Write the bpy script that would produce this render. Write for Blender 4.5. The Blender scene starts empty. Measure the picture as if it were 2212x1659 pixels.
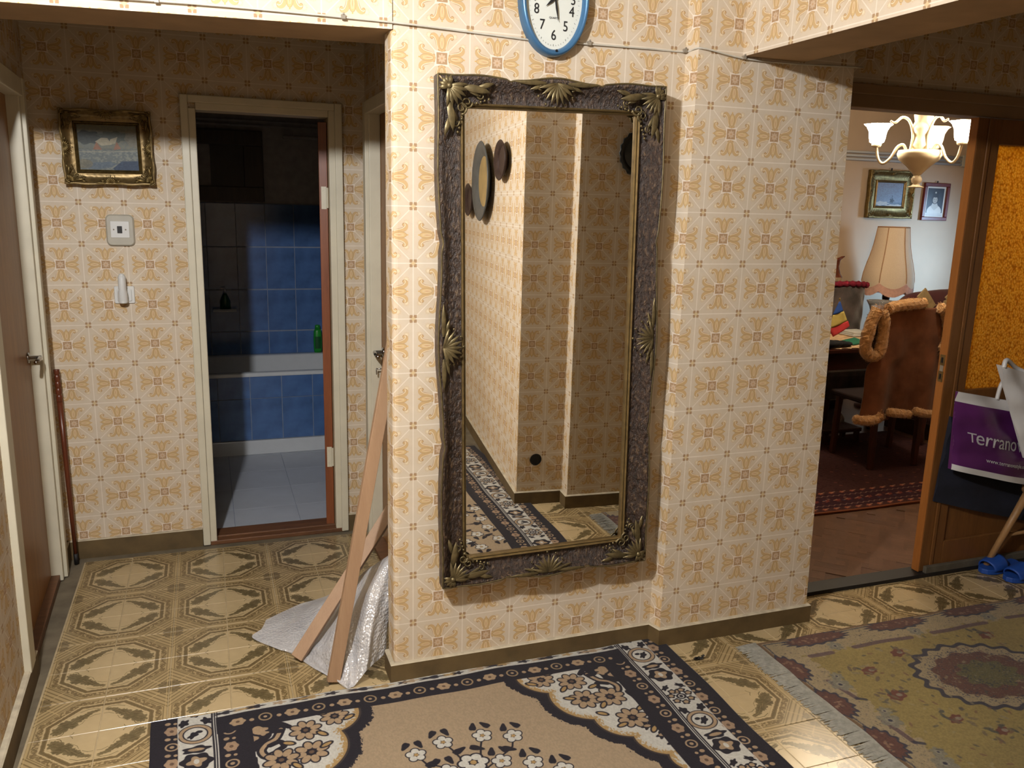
import bpy, bmesh, math, random
import numpy as np
from mathutils import Vector, Matrix
random.seed(7); rng = np.random.default_rng(11)
PI = math.pi
scene = bpy.context.scene
COL = scene.collection
# ------------------------------------------------------------------ camera, light, exposure
FPX, PITCH, YAW, ROLL, CAMZ = 1810.24, 0.20991, 0.34951, 0.025286, 1.6596
_cy, _sy, _cp, _sp = math.cos(YAW), math.sin(YAW), math.cos(PITCH), math.sin(PITCH)
FWD = Vector((_sy*_cp, _cy*_cp, -_sp)); _r = Vector((_cy, -_sy, 0)); _u = _r.cross(FWD)
RIGHT = math.cos(ROLL)*_r + math.sin(ROLL)*_u
UPV = -math.sin(ROLL)*_r + math.cos(ROLL)*_u
CAM = Vector((0, 0, CAMZ))
cam = bpy.data.cameras.new('camera'); cam_o = bpy.data.objects.new('camera', cam); COL.objects.link(cam_o)
cam.sensor_fit = 'HORIZONTAL'; cam.sensor_width = 36.0; cam.lens = FPX*36.0/2212; cam.clip_start = 0.02
m = Matrix((RIGHT, UPV, -FWD)).transposed().to_4x4(); m.translation = CAM
cam_o.matrix_world = m
scene.camera = cam_o
world = bpy.data.worlds.new('world'); scene.world = world; world.use_nodes = True
world.node_tree.nodes['Background'].inputs[0].default_value = (0.02, 0.022, 0.03, 1)
vs = scene.view_settings
vs.view_transform = 'Standard'; vs.look = 'None'; vs.gamma = 1.0; vs.use_curve_mapping = False
vs.exposure = 0.33
def lamp(name, loc, power, color, radius):
    l = bpy.data.lights.new(name, 'POINT'); l.energy = power; l.color = color; l.shadow_soft_size = radius
    o = bpy.data.objects.new(name, l); COL.objects.link(o); o.location = loc; return o
def area(name, loc, rot, power, color, sx, sy):
    l = bpy.data.lights.new(name, 'AREA'); l.shape = 'RECTANGLE'; l.size = sx; l.size_y = sy; l.energy = power; l.color = color
    o = bpy.data.objects.new(name, l); COL.objects.link(o); o.location = loc; o.rotation_euler = rot; return o
lamp('hall_bulb_light', (-0.45, 1.0, 2.53), 225, (0.985, 0.985, 1.0), 0.045)          # the bulb on the hall ceiling, above and left of the camera
win = area('window_daylight', (7.0, 4.6, 1.30), (0, 0, 0), 7, (0.42, 0.68, 1.0), 0.5, 1.0)  # daylight from the living-room window, hidden by the door
win.rotation_euler = (Vector((5.95, 6.0, 1.15))-Vector((7.0, 4.6, 1.30))).to_track_quat('-Z', 'Y').to_euler(); win.data.spread = math.radians(50)
scene.cycles.max_bounces = 7; scene.cycles.diffuse_bounces = 3; scene.cycles.glossy_bounces = 4
scene.cycles.transmission_bounces = 5; scene.cycles.transparent_max_bounces = 6
scene.cycles.caustics_reflective = False; scene.cycles.caustics_refractive = False
scene.cycles.sample_clamp_indirect = 4.0
try: scene.cycles.use_denoising = True
except Exception: pass

def P(px, py, y=None, z=None, x=None):
    """a point of the photograph (2212x1659) on a real plane of the room"""
    d = FWD + (px-1106)/FPX*RIGHT - (py-829.5)/FPX*UPV
    if y is not None: t = y/d.y
    elif x is not None: t = x/d.x
    else: t = (z-CAMZ)/d.z
    return CAM + d*t

# ------------------------------------------------------------------ mesh helpers
class MB:
    def __init__(s): s.v = []; s.f = []; s.uv = []; s.mi = []
    def add(s, verts, faces, mi=0, uvs=None):
        b = len(s.v); s.v += [tuple(p) for p in verts]
        for k, f in enumerate(faces):
            s.f.append([b+i for i in f]); s.mi.append(mi); s.uv.append(uvs[k] if uvs else None)
        return s
    def quad(s, a, b, c, d, uv=None, mi=0): return s.add([a, b, c, d], [(0, 1, 2, 3)], mi, [uv] if uv else None)
    def box(s, x0, x1, y0, y1, z0, z1, mi=0):
        return s.add([(x0,y0,z0),(x1,y0,z0),(x1,y1,z0),(x0,y1,z0),(x0,y0,z1),(x1,y0,z1),(x1,y1,z1),(x0,y1,z1)],
            [(0,3,2,1),(4,5,6,7),(0,1,5,4),(1,2,6,5),(2,3,7,6),(3,0,4,7)], mi)
    def hexa(s, q0, q1, mi=0):      # two quads, bottom and top
        return s.add(list(q0)+list(q1), [(0,3,2,1),(4,5,6,7),(0,1,5,4),(1,2,6,5),(2,3,7,6),(3,0,4,7)], mi)
    def beam(s, a, b, w, h, side=None, mi=0):   # a bar of rectangular section from a to b
        a = Vector(a); b = Vector(b); d = (b-a).normalized()
        sd = Vector(side) if side is not None else Vector((1,0,0))
        sd = (sd - d*sd.dot(d)).normalized(); t = d.cross(sd)
        q = lambda p: [p+sd*w/2*i+t*h/2*j for i, j in ((-1,-1),(1,-1),(1,1),(-1,1))]
        return s.hexa(q(a), q(b), mi)
    def tube(s, pts, r, n=8, mi=0, cap=True):
        pts = [Vector(p) for p in pts]; m_ = len(pts)
        rs = [r]*m_ if not hasattr(r, '__len__') else list(r)
        prev = None; b = len(s.v)
        for i, p in enumerate(pts):
            d = (pts[min(i+1,m_-1)]-pts[max(i-1,0)]).normalized()
            if prev is None:
                ref = Vector((0,0,1)) if abs(d.z) < .9 else Vector((1,0,0)); a = d.cross(ref).normalized()
            else: a = (prev - d*prev.dot(d)).normalized()
            prev = a; c = d.cross(a)
            for k in range(n):
                t = 2*PI*k/n; s.v.append(tuple(p+(a*math.cos(t)+c*math.sin(t))*rs[i]))
        for i in range(m_-1):
            for k in range(n):
                k2 = (k+1) % n
                s.f.append([b+i*n+k, b+i*n+k2, b+(i+1)*n+k2, b+(i+1)*n+k]); s.mi.append(mi); s.uv.append(None)
        if cap:
            s.f.append([b+k for k in range(n)][::-1]); s.mi.append(mi); s.uv.append(None)
            s.f.append([b+(m_-1)*n+k for k in range(n)]); s.mi.append(mi); s.uv.append(None)
        return s
    def lathe(s, prof, c, n=24, ax=(0,0,1), mi=0, ruffle=None):
        c = Vector(c); az = Vector(ax).normalized(); ref = Vector((0,0,1)) if abs(az.z) < .9 else Vector((1,0,0))
        a = az.cross(ref).normalized(); b_ = az.cross(a); b = len(s.v)
        for i, (r, h) in enumerate(prof):
            for k in range(n):
                t = 2*PI*k/n; rr = r*(1+(ruffle(i, t) if ruffle else 0))
                s.v.append(tuple(c+az*h+(a*math.cos(t)+b_*math.sin(t))*rr))
        for i in range(len(prof)-1):
            for k in range(n):
                k2 = (k+1) % n
                s.f.append([b+i*n+k, b+(i+1)*n+k, b+(i+1)*n+k2, b+i*n+k2]); s.mi.append(mi); s.uv.append(None)
        return s
    def grid(s, fn, nu, nv, mi=0, uvfn=None):
        b = len(s.v)
        for j in range(nv+1):
            for i in range(nu+1): s.v.append(tuple(fn(i/nu, j/nv)))
        for j in range(nv):
            for i in range(nu):
                s.f.append([b+j*(nu+1)+i, b+j*(nu+1)+i+1, b+(j+1)*(nu+1)+i+1, b+(j+1)*(nu+1)+i]); s.mi.append(mi)
                s.uv.append([(i/nu,j/nv),((i+1)/nu,j/nv),((i+1)/nu,(j+1)/nv),(i/nu,(j+1)/nv)])
        return s
    def ell(s, c, r, n=10, m_=6, rot=None, mi=0):
        c = Vector(c); b = len(s.v); R = rot if rot is not None else Matrix.Identity(3)
        for j in range(m_+1):
            ph = PI*j/m_
            for k in range(n):
                t = 2*PI*k/n
                s.v.append(tuple(c+R@Vector((r[0]*math.sin(ph)*math.cos(t), r[1]*math.sin(ph)*math.sin(t), r[2]*math.cos(ph)))))
        for j in range(m_):
            for k in range(n):
                k2 = (k+1) % n
                s.f.append([b+j*n+k, b+(j+1)*n+k, b+(j+1)*n+k2, b+j*n+k2]); s.mi.append(mi); s.uv.append(None)
        return s
    def mesh(s, name, smooth=False):
        me = bpy.data.meshes.new(name); me.from_pydata([tuple(v) for v in s.v], [], s.f)
        if any(u is not None for u in s.uv):
            ul = me.uv_layers.new(name='uv'); k = 0; arr = []
            for f, u in zip(s.f, s.uv):
                for i in range(len(f)): arr += list(u[i]) if u else [0, 0]
            ul.data.foreach_set('uv', arr)
        me.polygons.foreach_set('material_index', s.mi)
        if smooth: me.polygons.foreach_set('use_smooth', [True]*len(s.f))
        me.update(); return me
def link(name, me, mats, parent=None, bevel=0, smooth=False, recalc=True):
    if recalc:
        bm = bmesh.new(); bm.from_mesh(me); bmesh.ops.recalc_face_normals(bm, faces=bm.faces); bm.to_mesh(me); bm.free()
    for mm in (mats if isinstance(mats, (list, tuple)) else [mats]): me.materials.append(mm)
    o = bpy.data.objects.new(name, me); COL.objects.link(o)
    if parent is not None: setpar(o, parent)
    if bevel:
        b = o.modifiers.new('bevel', 'BEVEL'); b.width = bevel; b.segments = 2; b.limit_method = 'ANGLE'
    return o
def wloc(o):
    v = Vector(o.location)
    return v if o.parent is None else v + wloc(o.parent) + o.matrix_parent_inverse.translation
def setpar(o, parent):
    o.parent = parent; o.matrix_parent_inverse = Matrix.Translation(-wloc(parent))
def obj(name, mb, mats, parent=None, bevel=0, smooth=False, recalc=True):
    return link(name, mb.mesh(name, smooth), mats, parent, bevel, smooth, recalc)
def thing(name, label, cat, loc=(0,0,0), group=None):
    o = bpy.data.objects.new(name, None); COL.objects.link(o); o.location = loc; o.empty_display_size = .05
    return tag(o, label, cat, group)
def tag(o, label, cat, group=None, kind=None):
    o['label'] = label; o['category'] = cat
    if group: o['group'] = group
    if kind: o['kind'] = kind
    return o
def struct(name, mb, mats, parent=None, bevel=0, smooth=False, recalc=True):
    o = obj(name, mb, mats, parent, bevel, smooth, recalc); o['kind'] = 'structure'; return o
def bez(pts, n=24):      # Catmull-Rom through points
    pts = [Vector(p) for p in pts]; out = []
    for i in range(len(pts)-1):
        p0 = pts[max(i-1,0)]; p1 = pts[i]; p2 = pts[i+1]; p3 = pts[min(i+2,len(pts)-1)]
        for k in range(n):
            t = k/n
            out.append(.5*((2*p1)+(p2-p0)*t+(2*p0-5*p1+4*p2-p3)*t*t+(3*p1-p0-3*p2+p3)*t**3))
    out.append(pts[-1]); return out
def text_mesh(body, size, align='CENTER', extrude=0.0006, font_shear=0):
    cu = bpy.data.curves.new('t', 'FONT'); cu.body = body; cu.size = size; cu.align_x = align; cu.align_y = 'CENTER'
    cu.extrude = extrude; cu.shear = font_shear; cu.resolution_u = 3
    o = bpy.data.objects.new('t', cu); COL.objects.link(o)
    dg = bpy.context.evaluated_depsgraph_get(); me = bpy.data.meshes.new_from_object(o.evaluated_get(dg))
    bpy.data.objects.remove(o); me.materials.clear(); return me

# ------------------------------------------------------------------ materials
ALB = .74      # reflectance scale of all painted colours
def lin(c):
    return tuple(ALB*(x/12.92 if x <= .04045 else ((x+.055)/1.055)**2.4) for x in [v/255 for v in c])+(1,)
class NT:
    def __init__(s, name):
        s.m = bpy.data.materials.new(name); s.m.use_nodes = True; s.t = s.m.node_tree; s.t.nodes.clear()
        s.out = s.n('ShaderNodeOutputMaterial')
    def n(s, typ, **kw):
        o = s.t.nodes.new(typ)
        for k, v in kw.items(): setattr(o, k, v)
        return o
    def l(s, a, b): s.t.links.new(a, b)
    def coord(s, kind='Object', scale=(1,1,1)):
        tc = s.n('ShaderNodeTexCoord'); mp = s.n('ShaderNodeMapping'); mp.inputs['Scale'].default_value = scale
        s.l(tc.outputs[kind], mp.inputs[0]); return mp.outputs[0]
    def noise(s, co, scale, detail=3, rough=.55):
        t = s.n('ShaderNodeTexNoise'); t.inputs['Scale'].default_value = scale; t.inputs['Detail'].default_value = detail
        t.inputs['Roughness'].default_value = rough; s.l(co, t.inputs['Vector']); return t.outputs['Fac']
    def ramp(s, fac, stops):
        r = s.n('ShaderNodeValToRGB'); e = r.color_ramp.elements
        while len(e) < len(stops): e.new(.5)
        for k, (p, c) in enumerate(stops): e[k].position = p; e[k].color = c
        s.l(fac, r.inputs[0]); return r.outputs[0]
    def mix(s, fac, a, b, mode='MIX'):
        x = s.n('ShaderNodeMix', data_type='RGBA', blend_type=mode)
        for sock, v in ((x.inputs[0], fac), (x.inputs[6], a), (x.inputs[7], b)):
            if isinstance(v, (int, float)): sock.default_value = v
            elif isinstance(v, tuple): sock.default_value = v
            else: s.l(v, sock)
        return x.outputs[2]
    def bump(s, h, strength, dist=.002):
        b = s.n('ShaderNodeBump'); b.inputs['Strength'].default_value = strength; b.inputs['Distance'].default_value = dist
        s.l(h, b.inputs['Height']); return b.outputs[0]
    def bsdf(s, col, rough=.5, metal=0, normal=None, spec=.5, sheen=0, trans=0, ior=1.45, emit=None, estr=0, alpha=None, coat=0):
        b = s.n('ShaderNodeBsdfPrincipled')
        def st(k, v):
            if isinstance(v, (int, float, tuple)): b.inputs[k].default_value = v
            else: s.l(v, b.inputs[k])
        st('Base Color', col); st('Roughness', rough); st('Metallic', metal); st('Specular IOR Level', spec)
        st('Sheen Weight', sheen); st('Transmission Weight', trans); st('IOR', ior); st('Coat Weight', coat)
        if alpha is not None: st('Alpha', alpha)
        if emit is not None: st('Emission Color', emit); st('Emission Strength', estr)
        if normal is not None: s.l(normal, b.inputs['Normal'])
        s.b = b; s.l(b.outputs[0], s.out.inputs[0]); return s.m
def plain(name, col, rough=.5, metal=0, var=.12, scale=20, bump=0, bscale=60, **kw):
    t = NT(name); co = t.coord(); f = t.noise(co, scale)
    c = lin(col); d = tuple(x*(1-var) for x in c[:3])+(1,); e = tuple(min(1, x*(1+var)) for x in c[:3])+(1,)
    cc = t.ramp(f, [(.3, d), (.7, e)])
    nm = t.bump(t.noise(co, bscale, 4), bump) if bump else None
    return t.bsdf(cc, rough, metal, nm, **kw)
def wood(name, c1, c2, rough=.45, scale=(14,14,1.2), wscale=3, bump=.05, **kw):
    t = NT(name); co = t.coord('Object', scale); f = t.noise(co, wscale, 6, .62); f2 = t.noise(co, wscale*6, 3)
    cc = t.mix(.3, t.ramp(f, [(.3, lin(c1)), (.7, lin(c2))]), t.ramp(f2, [(.35, lin(c1)), (.65, lin(c2))]))
    return t.bsdf(cc, rough, 0, t.bump(f2, bump, .001), **kw)
def imgmat(name, img, rough=.6, ext='REPEAT', bump=0, nscale=250, var=.10, spec=.4, dist=.001, wear=0, coat=0, lumbump=0, sheen=0):
    t = NT(name); tc = t.n('ShaderNodeTexCoord'); it = t.n('ShaderNodeTexImage'); it.image = img; it.extension = ext
    t.l(tc.outputs['UV'], it.inputs[0]); c = it.outputs[0]
    ob = t.coord(); f = t.noise(ob, nscale, 2)
    c = t.mix(1.0, c, t.ramp(f, [(.3, (1-var,)*3+(1,)), (.7, (1,1,1,1))]), 'MULTIPLY')
    if wear:
        g = t.noise(ob, 2.3, 5, .6); c = t.mix(1.0, c, t.ramp(g, [(.35, (1-wear, 1-wear*1.1, 1-wear*1.3, 1)), (.62, (1,1,1,1))]), 'MULTIPLY')
    nm = None
    if lumbump: nm = t.bump(it.outputs[0], lumbump, .002)
    elif bump: nm = t.bump(f, bump, dist)
    return t.bsdf(c, rough, 0, nm, spec=spec, coat=coat, sheen=sheen)

# ------------------------------------------------------------------ painted prints (numpy)
class CV:
    def __init__(s, w, h, res, bg):      # size in units, res = pixels per unit; y up
        s.nx = int(round(w*res)); s.ny = int(round(h*res)); s.res = res
        s.a = np.empty((s.ny, s.nx, 3), np.float32); s.a[:] = np.array(bg, np.float32)/255
        s.xs = (np.arange(s.nx)+.5)/res; s.ys = (np.arange(s.ny)+.5)/res
    def win(s, x0, x1, y0, y1):
        i0 = max(0, int(x0*s.res)-2); i1 = min(s.nx, int(x1*s.res)+3); j0 = max(0, int(y0*s.res)-2); j1 = min(s.ny, int(y1*s.res)+3)
        if i1 <= i0 or j1 <= j0: return None
        X, Y = np.meshgrid(s.xs[i0:i1], s.ys[j0:j1]); return (slice(j0, j1), slice(i0, i1)), X, Y
    def put(s, sl, d, col, al=1.0, soft=1.0):     # d = signed distance in units (inside negative)
        m_ = np.clip(.5-d*s.res/soft, 0, 1)*al
        c = np.array(col, np.float32)/255
        s.a[sl] = s.a[sl]*(1-m_[..., None])+c*m_[..., None]
    def ell(s, x, y, rx, ry, col, ang=0, al=1, jag=0, k=8, soft=1):
        R = max(rx, ry)*(1+jag); w = s.win(x-R, x+R, y-R, y+R)
        if not w: return
        sl, X, Y = w; c, n = math.cos(ang), math.sin(ang); u = (X-x)*c+(Y-y)*n; v = -(X-x)*n+(Y-y)*c
        r = np.sqrt((u/rx)**2+(v/ry)**2)
        if jag: r = r/(1+jag*np.cos(k*np.arctan2(v/ry, u/rx)))
        s.put(sl, (r-1)*min(rx, ry), col, al, soft)
    def ring(s, x, y, r, w_, col, al=1, rx=1, a0=None, a1=None):
        w = s.win(x-r*rx-w_, x+r*rx+w_, y-r-w_, y+r+w_)
        if not w: return
        sl, X, Y = w; rr = np.sqrt(((X-x)/rx)**2+(Y-y)**2); d = np.abs(rr-r)-w_/2
        if a0 is not None:
            t = np.mod(np.arctan2(Y-y, (X-x)/rx)-a0, 2*PI); d = np.where(t <= (a1-a0), d, 1)
        s.put(sl, d, col, al)
    def rect(s, x0, x1, y0, y1, col, al=1, soft=1):
        w = s.win(x0, x1, y0, y1)
        if not w: return
        sl, X, Y = w; d = np.maximum(np.maximum(x0-X, X-x1), np.maximum(y0-Y, Y-y1)); s.put(sl, d, col, al, soft)
    def line(s, pts, wd, col, al=1, soft=1, taper=None):
        for k in range(len(pts)-1):
            (x0, y0), (x1, y1) = pts[k], pts[k+1]; w1 = wd if taper is None else wd*taper[k]; w2 = wd if taper is None else wd*taper[k+1]
            W = max(w1, w2); w = s.win(min(x0,x1)-W, max(x0,x1)+W, min(y0,y1)-W, max(y0,y1)+W)
            if not w: continue
            sl, X, Y = w; dx, dy = x1-x0, y1-y0; t = np.clip(((X-x0)*dx+(Y-y0)*dy)/max(dx*dx+dy*dy, 1e-12), 0, 1)
            d = np.hypot(X-x0-t*dx, Y-y0-t*dy)-(w1+(w2-w1)*t)/2; s.put(sl, d, col, al, soft)
    def poly(s, pts, col, al=1, soft=1):
        xs = [p[0] for p in pts]; ys = [p[1] for p in pts]; w = s.win(min(xs), max(xs), min(ys), max(ys))
        if not w: return
        sl, X, Y = w; ins = np.zeros(X.shape, bool); dm = np.full(X.shape, 9.0)
        for k in range(len(pts)):
            (x0, y0), (x1, y1) = pts[k-1], pts[k]
            cnd = ((y0 > Y) != (y1 > Y)); ins ^= cnd & (X < (x1-x0)*(Y-y0)/((y1-y0) if y1 != y0 else 1e-9)+x0)
            dx, dy = x1-x0, y1-y0; t = np.clip(((X-x0)*dx+(Y-y0)*dy)/max(dx*dx+dy*dy, 1e-12), 0, 1)
            dm = np.minimum(dm, np.hypot(X-x0-t*dx, Y-y0-t*dy))
        s.put(sl, np.where(ins, -dm, dm), col, al, soft)
    def image(s, name):
        im = bpy.data.images.new(name, s.nx, s.ny); buf = np.ones((s.ny, s.nx, 4), np.float32); buf[..., :3] = np.clip(s.a, 0, 1)*ALB**(1/2.2)
        im.pixels.foreach_set(buf.ravel()); im.pack(); return im
def vnoise(ny, nx, cells, seed=0):
    g = np.random.default_rng(seed).random((cells+2, cells+2)).astype(np.float32)
    y = np.linspace(0, cells, ny); x = np.linspace(0, cells, nx); yi = y.astype(int); xi = x.astype(int)
    fy = (y-yi)[:, None]; fx = (x-xi)[None, :]; fy = fy*fy*(3-2*fy); fx = fx*fx*(3-2*fx)
    a = g[np.ix_(yi, xi)]; b = g[np.ix_(yi, xi+1)]; c = g[np.ix_(yi+1, xi)]; d = g[np.ix_(yi+1, xi+1)]
    return (a*(1-fx)+b*fx)*(1-fy)+(c*(1-fx)+d*fx)*fy

def paint_wallpaper():
    c = CV(1, 1, 448, (224, 212, 194)); X, Y = np.meshgrid(c.xs-.5, c.ys-.5); full = (slice(0, c.ny), slice(0, c.nx))
    r = np.hypot(X, Y); ax, ay = np.abs(X), np.abs(Y)
    g = .75*np.exp(-(r/.36)**4); tan = np.array((216, 198, 172), np.float32)/255
    c.a = c.a*(1-g[..., None])+tan*g[..., None]
    hi = (250, 245, 236)
    c.put(full, np.minimum(.5-ax, .5-ay)-.009, hi, .8, 6)
    c.put(full, np.where(np.maximum(ax, ay) > .12, np.abs(ax-ay)/1.414-.008, 1), hi, .75, 5)
    for sx in (-1, 1):
        for sy in (-1, 1):
            for (a, b) in ((.275, .135), (.125, .29)):           # eight-rayed star flowers
                x0, y0 = .5+sx*(.5-a), .5+sy*(.5-b); w = c.win(x0-.07, x0+.07, y0-.07, y0+.07); sl, Xw, Yw = w
                rr = np.hypot(Xw-x0, Yw-y0); th = np.arctan2(Yw-y0, Xw-x0)
                c.put(sl, rr-.058, (222, 201, 168), .35, 14)
                c.put(sl, np.where(rr < .052, np.abs(np.sin(4*th))*rr*.25-.0028, 1), (205, 178, 138), .7)
                c.put(sl, rr-.026*(1+.45*np.cos(8*th)), (245, 233, 204), .9)
    def T(a, b, q):
        return [(.5+b, .5+a), (.5+a, .5+b), (.5+b, .5-a), (.5-a, .5+b)][q]
    for q in range(4):
        for sg in (-1, 1):
            pet = [(.125,.026),(.175,.048),(.225,.066),(.275,.076),(.32,.092),(.355,.116),(.370,.146),(.358,.174),(.328,.180)]
            pts = bez([(a, b*sg, 0) for a, b in pet], 5); pl = [T(p.x, p.y, q) for p in pts]
            n = len(pl); tp = [.62+.38*math.sin(PI*min(1, (k/n)*.95+.05)) for k in range(n)]
            c.line(pl, .084, (186, 156, 118), 1, 1.5, tp)
            pl2 = [T(p.x+.006, p.y-.004*sg, q) for p in pts]
            c.line(pl2, .066, (214, 184, 138), 1, 1.5, tp)
            pl3 = [T(p.x-.013, p.y+.024*sg, q) for p in pts[4:-5]]
            c.line(pl3, .010, (250, 240, 220), .95, 1.5)
        x0, y0 = T(.265, 0, q); ang = PI/2 if q in (0, 2) else 0
        c.ell(x0, y0, .120, .060, (190, 162, 124), ang); c.ell(x0, y0, .110, .050, (217, 188, 140), ang)
        for sg in (-1, 1):
            c.line([T(.16, .010*sg, q), T(.25, .021*sg, q), T(.33, .010*sg, q)], .007, (250, 236, 210), .9)
        x0, y0 = T(.235, 0, q); c.ell(x0, y0, .055, .010, (213, 178, 138), ang)
        x0, y0 = T(.352, 0, q); c.ell(x0, y0, .022, .022, (218, 190, 140)); 
        x0, y0 = T(.398, 0, q); c.ell(x0, y0, .013, .013, (222, 186, 118))
    pts = [(.5-.137,.5-.137),(.5,.5-.108),(.5+.137,.5-.137),(.5+.108,.5),(.5+.137,.5+.137),(.5,.5+.108),(.5-.137,.5+.137),(.5-.108,.5)]
    c.poly(pts, (244, 235, 222)); c.rect(.405, .595, .405, .595, (184, 154, 122), 1, 2)
    c.ell(.5, .5, .074, .074, (190, 162, 132), 0, 1, .16, 8); c.ell(.5, .5, .062, .062, (216, 192, 166), 0, 1, .2, 8); c.ell(.5, .5, .020, .020, (206, 172, 134))
    for x0 in (0, 1):
        for y0 in (0, 1):
            for sx in (-1, 1):
                for sy in (-1, 1):
                    c.rect(x0+min(sx*.010, sx*.066), x0+max(sx*.010, sx*.066), y0+min(sy*.012, sy*.07), y0+max(sy*.012, sy*.07), (178, 150, 118), 1, 2)
            c.ell(x0, y0, .038, .038, (224, 204, 164), 0, .95, .25, 4, 3)
    c.a *= np.array((1.01, .988, .962), np.float32)
    return c.image('wallpaper_print')

def paint_tile():
    c = CV(1, 1, 320, (208, 184, 140)); X, Y = np.meshgrid(c.xs, c.ys); full = (slice(0, c.ny), slice(0, c.nx))
    n1 = vnoise(c.ny, c.nx, 40, 3)-.5; n2 = vnoise(c.ny, c.nx, 14, 4)-.5
    pr = (128, 108, 72); dk = (100, 85, 58)
    d = np.maximum(np.maximum(X, Y), (X+Y)*.70); D1 = (X+Y)*.70
    out = np.clip((d-.80)/.02, 0, 1); lt = np.array((176, 152, 108), np.float32)/255
    c.a = c.a*(1-.72*out[..., None])+lt*.72*out[..., None]
    c.put(full, np.abs(d-.755+n1*.012)-.034, pr, .95, 2); c.put(full, np.abs(d-.755+n1*.02)-.016, dk, .5, 3)
    c.put(full, np.abs(d-.685)-.004, pr, .35, 2)
    c.put(full, np.where((d > .81) & (d < .92), np.abs(np.sin((X-Y)*24)*.035+(d-.865))-.014+n1*.04, 1), dk, .75, 2)
    c.put(full, np.where((d > .82) & (d < .91), n1-.16, 1)*.05, pr, .8, 2)
    c.put(full, np.abs(d-.935)-.008, pr, .8, 2)
    cr_ = D1 > .935
    c.put(full, np.where(cr_, np.abs(np.mod(D1-.935, .075)-.0375)-.012, 1), pr, .85, 2)
    c.put(full, np.where(cr_ & (np.abs(X-Y) < .05), np.abs(X-Y)-.016, 1), (206, 178, 128), .7, 2)
    c.put(full, np.where(cr_, np.maximum(1-X, 1-Y)-.16+n1*.10, 1), dk, .65, 4)
    c.put(full, np.where((X > .93), np.abs(X-.965)-.008, 1), (206, 178, 128), .6, 2); c.put(full, np.where((Y > .93), np.abs(Y-.965)-.008, 1), (206, 178, 128), .6, 2)
    lf = (112, 99, 68)
    def blob(x, y, rx, ry, ang, al=.85):
        R_ = max(rx, ry)*1.5; w = c.win(x-R_, x+R_, y-R_, y+R_)
        if not w: return
        sl, A, B = w; co, sn = math.cos(ang), math.sin(ang); u = (A-x)*co+(B-y)*sn; v = -(A-x)*sn+(B-y)*co
        r = np.sqrt((u/rx)**2+(v/ry)**2)/(1+.10*np.cos(7*np.arctan2(v, u))); jag = n1[sl]*.5+n2[sl]*.3
        c.put(sl, (r-1+jag*.6)*min(rx, ry), lf, al, 4); c.put(sl, (r-.6+jag*1.3)*min(rx, ry), dk, .55, 5); c.put(sl, np.where(r < .9, np.abs(v)-.004, 1), (190, 164, 114), .5, 2)
    for b in ((.56,.22,.12,.085,-.7),(.46,.30,.11,.075,.5),(.52,.36,.08,.06,-.3),(.38,.40,.105,.07,-.9),(.40,.29,.06,.05,0),(.28,.47,.085,.055,-.8),(.20,.55,.085,.042,-.7),(.11,.60,.07,.028,-.4),(.62,.13,.05,.05,0)): blob(b[0], b[1], b[2]*1.22, b[3]*1.28, b[4])
    c.ring(.60, .12, .085, .016, lf, .85, 1, .2, 4.6); c.ring(.47, .10, .11, .013, lf, .7, 1, 3.3, 5.2)
    c.line([(.33,.62),(.22,.68),(.10,.68),(.04,.64)], .014, lf, .75); c.line([(.18,.45),(.10,.50),(.03,.50)], .012, lf, .7); c.line([(.36,.22),(.27,.30),(.24,.38)], .010, lf, .6)
    return c.image('floor_tile_print')

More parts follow.
